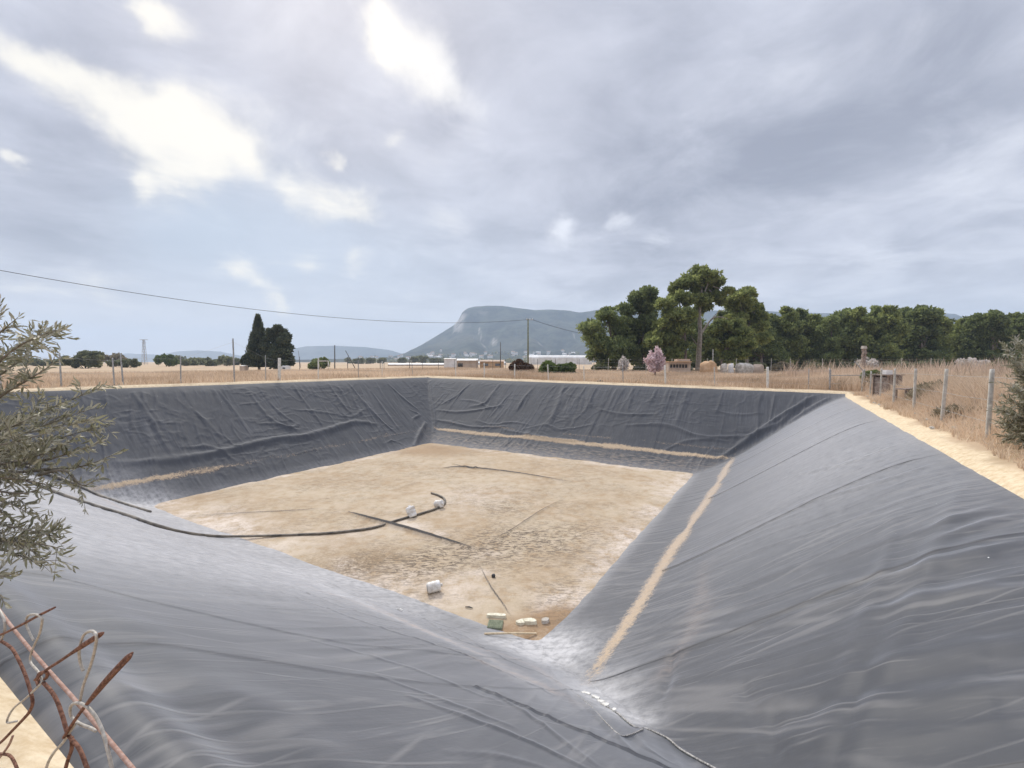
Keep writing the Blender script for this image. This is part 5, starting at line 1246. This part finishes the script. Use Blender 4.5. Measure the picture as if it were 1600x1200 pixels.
# ------------------------------------------------------------------ sky, sun, camera
SUN_AZ, SUN_EL = math.radians(-22), math.radians(42)
wd = bpy.data.worlds.new('World'); S.world = wd; wd.use_nodes = True; wd.node_tree.nodes.clear(); t = NT(wd.node_tree)
out = t.n('ShaderNodeOutputWorld'); bg = t.n('ShaderNodeBackground'); t.L.new(bg.outputs[0], out.inputs[0])
d = t.n('ShaderNodeTexCoord').outputs['Generated']
sky = t.n('ShaderNodeTexSky', sky_type='NISHITA', sun_disc=False, sun_elevation=SUN_EL, sun_rotation=SUN_AZ, air_density=1.0, dust_density=2.0)
sx = t.n('ShaderNodeSeparateXYZ'); t.L.new(d, sx.inputs[0]); zc = t.math('ADD', t.math('MAXIMUM', sx.outputs[2], 0.0), .14)
cp = t.n('ShaderNodeCombineXYZ'); t.L.new(t.math('DIVIDE', sx.outputs[0], zc), cp.inputs[0]); t.L.new(t.math('DIVIDE', sx.outputs[1], zc), cp.inputs[1])
cl = t.noise(cp.outputs[0], .95, 8, .6, .35); cl2 = t.noise(cp.outputs[0], 2.3, 8, .62, .5)
wn = t.n('ShaderNodeTexNoise', {'Scale': 5.5, 'Detail': 5, 'Roughness': .6}); t.L.new(d, wn.inputs['Vector'])
wv = t.n('ShaderNodeVectorMath', {1: (.5, .5, .5)}, operation='SUBTRACT'); t.L.new(wn.outputs['Color'], wv.inputs[0])
wv2 = t.n('ShaderNodeVectorMath', operation='SCALE'); t.L.new(wv.outputs[0], wv2.inputs[0]); wv2.inputs['Scale'].default_value = .14
dw = t.n('ShaderNodeVectorMath', operation='ADD'); t.L.new(d, dw.inputs[0]); t.L.new(wv2.outputs[0], dw.inputs[1])
dn = t.n('ShaderNodeVectorMath', operation='NORMALIZE'); t.L.new(dw.outputs[0], dn.inputs[0])
def blobsum(lst):
    acc = None
    for px, py, r_, amp in lst:
        v_ = ray(px, py); v_ = v_/np.linalg.norm(v_); cosr = 1.0/math.sqrt(1+((px-800)/F)**2+((py-565)/F)**2); ang = r_/F*cosr*math.sqrt(cosr)
        dp = t.n('ShaderNodeVectorMath', {1: tuple(v_)}, operation='DOT_PRODUCT'); t.L.new(dn.outputs[0], dp.inputs[0])
        e = t.math('MULTIPLY', t.math('SUBTRACT', dp.outputs['Value'], 1.0), 2.0/ang**2); e = t.math('MULTIPLY', t.math('EXPONENT', e), amp)
        acc = e if acc is None else t.math('ADD', acc, e)
    return acc
BRIGHT = [(235,25,45,.9),(200,5,30,.5),(30,75,40,.8),(90,105,42,.9),(150,145,45,.9),(215,185,52,.9),(270,165,40,.8),(240,235,55,.8),(320,215,58,1.0),(375,255,42,.9),(300,285,40,.8),(230,292,22,.8),(440,312,26,.7),(500,312,42,.9),(562,330,34,.9),
          (600,15,40,.9),(648,80,50,.95),(690,130,38,.9),(590,65,24,.8),(610,205,20,.5),(518,228,18,.9),(398,432,26,.9),(430,465,16,.9),(480,418,20,.5),(560,418,20,.5),(868,358,24,.95),(955,352,20,.7),(1012,375,22,.5),
          (150,452,34,.45),(60,436,34,.45),(5,238,16,.8),(1450,45,50,.35),(1250,100,90,.22),(710,345,34,.35),(1560,240,120,.35),(1350,415,60,.3),(1590,330,120,.3),(740,180,28,.4),(700,215,40,.2),(870,470,80,.25),(1250,480,140,.25)]
DARKS = [(1120,290,150,.8),(960,300,110,.4),(470,150,95,.6),(690,195,40,.5),(90,290,110,.35),(330,60,60,.5),(100,30,60,.35),(1330,150,150,.35),(660,270,60,.3),(900,120,120,.25),(1500,130,90,.3),(120,400,120,.4),(60,330,110,.4),(250,430,110,.3),(800,60,140,.35),(640,320,70,.3)]
bs = blobsum(BRIGHT); ds = blobsum(DARKS)
BLUES = blobsum([(330,345,90,.9),(460,370,90,.9),(240,360,90,.6),(560,480,170,.7),(300,510,170,.6),(720,430,110,.5),(560,400,90,.5),(350,420,100,.5)])
base = t.ramp(t.math('ADD', t.math('MULTIPLY', cl, .6), t.math('MULTIPLY', cl2, .4)), .32, .64)
base = t.math('ADD', t.math('SUBTRACT', t.math('MULTIPLY', base, .80), t.math('MULTIPLY', ds, .42)), .22, True)
col = t.mix(base, (.235, .247, .302), (.50, .515, .585))
col = t.mix(t.math('MULTIPLY', BLUES, .38), col, (.375, .445, .535))
hz = t.ramp(sx.outputs[2], .20, .0); col = t.mix(t.math('MULTIPLY', hz, .7), col, (.585, .60, .655))
gap = t.ramp(t.math('ADD', bs, t.math('MULTIPLY', t.math('SUBTRACT', cl2, .5), 1.7)), .04, 1.32)
warm = t.mix(t.ramp(sx.outputs[0], .1, -.3), (.68, .69, .735), (.77, .735, .655))
col = t.mix(gap, col, warm)
# a share of clear sky behind the cloud, then the brighter overcast overhead
sk = t.n('ShaderNodeVectorMath', operation='SCALE'); t.L.new(sky.outputs[0], sk.inputs[0]); sk.inputs['Scale'].default_value = .10
col = t.mix(.08, col, sk.outputs[0])
zen = t.ramp(sx.outputs[2], .62, .95, .93, 2.5)
fin = t.n('ShaderNodeVectorMath', operation='SCALE'); t.L.new(col, fin.inputs[0]); t.L.new(zen, fin.inputs['Scale'])
t.L.new(fin.outputs[0], bg.inputs[0]); bg.inputs[1].default_value = 1.0

sl = bpy.data.lights.new('sun', 'SUN'); sl.energy = 2.0; sl.angle = math.radians(11); sl.color = (1, .95, .86)
so = bpy.data.objects.new('sun', sl); C.objects.link(so)
from mathutils import Vector
sdv = Vector((math.sin(SUN_AZ)*math.cos(SUN_EL), math.cos(SUN_AZ)*math.cos(SUN_EL), math.sin(SUN_EL)))
so.rotation_euler = sdv.to_track_quat('Z', 'Y').to_euler()

cam = bpy.data.cameras.new('camera'); co = bpy.data.objects.new('camera', cam); C.objects.link(co); S.camera = co
cam.sensor_fit = 'HORIZONTAL'; cam.sensor_width = 36; cam.lens = 36*F/1600; cam.clip_start = .05; cam.clip_end = 20000
co.location = (0, 0, CAMZ); co.rotation_euler = (math.pi/2-PITCH, 0, 0)
S.view_settings.view_transform = 'Standard'; S.view_settings.look = 'None'; S.view_settings.exposure = 0.6; S.view_settings.gamma = 1.0
S.render.engine = 'CYCLES'; S.cycles.use_denoising = True; S.cycles.max_bounces = 6; S.cycles.volume_bounces = 1
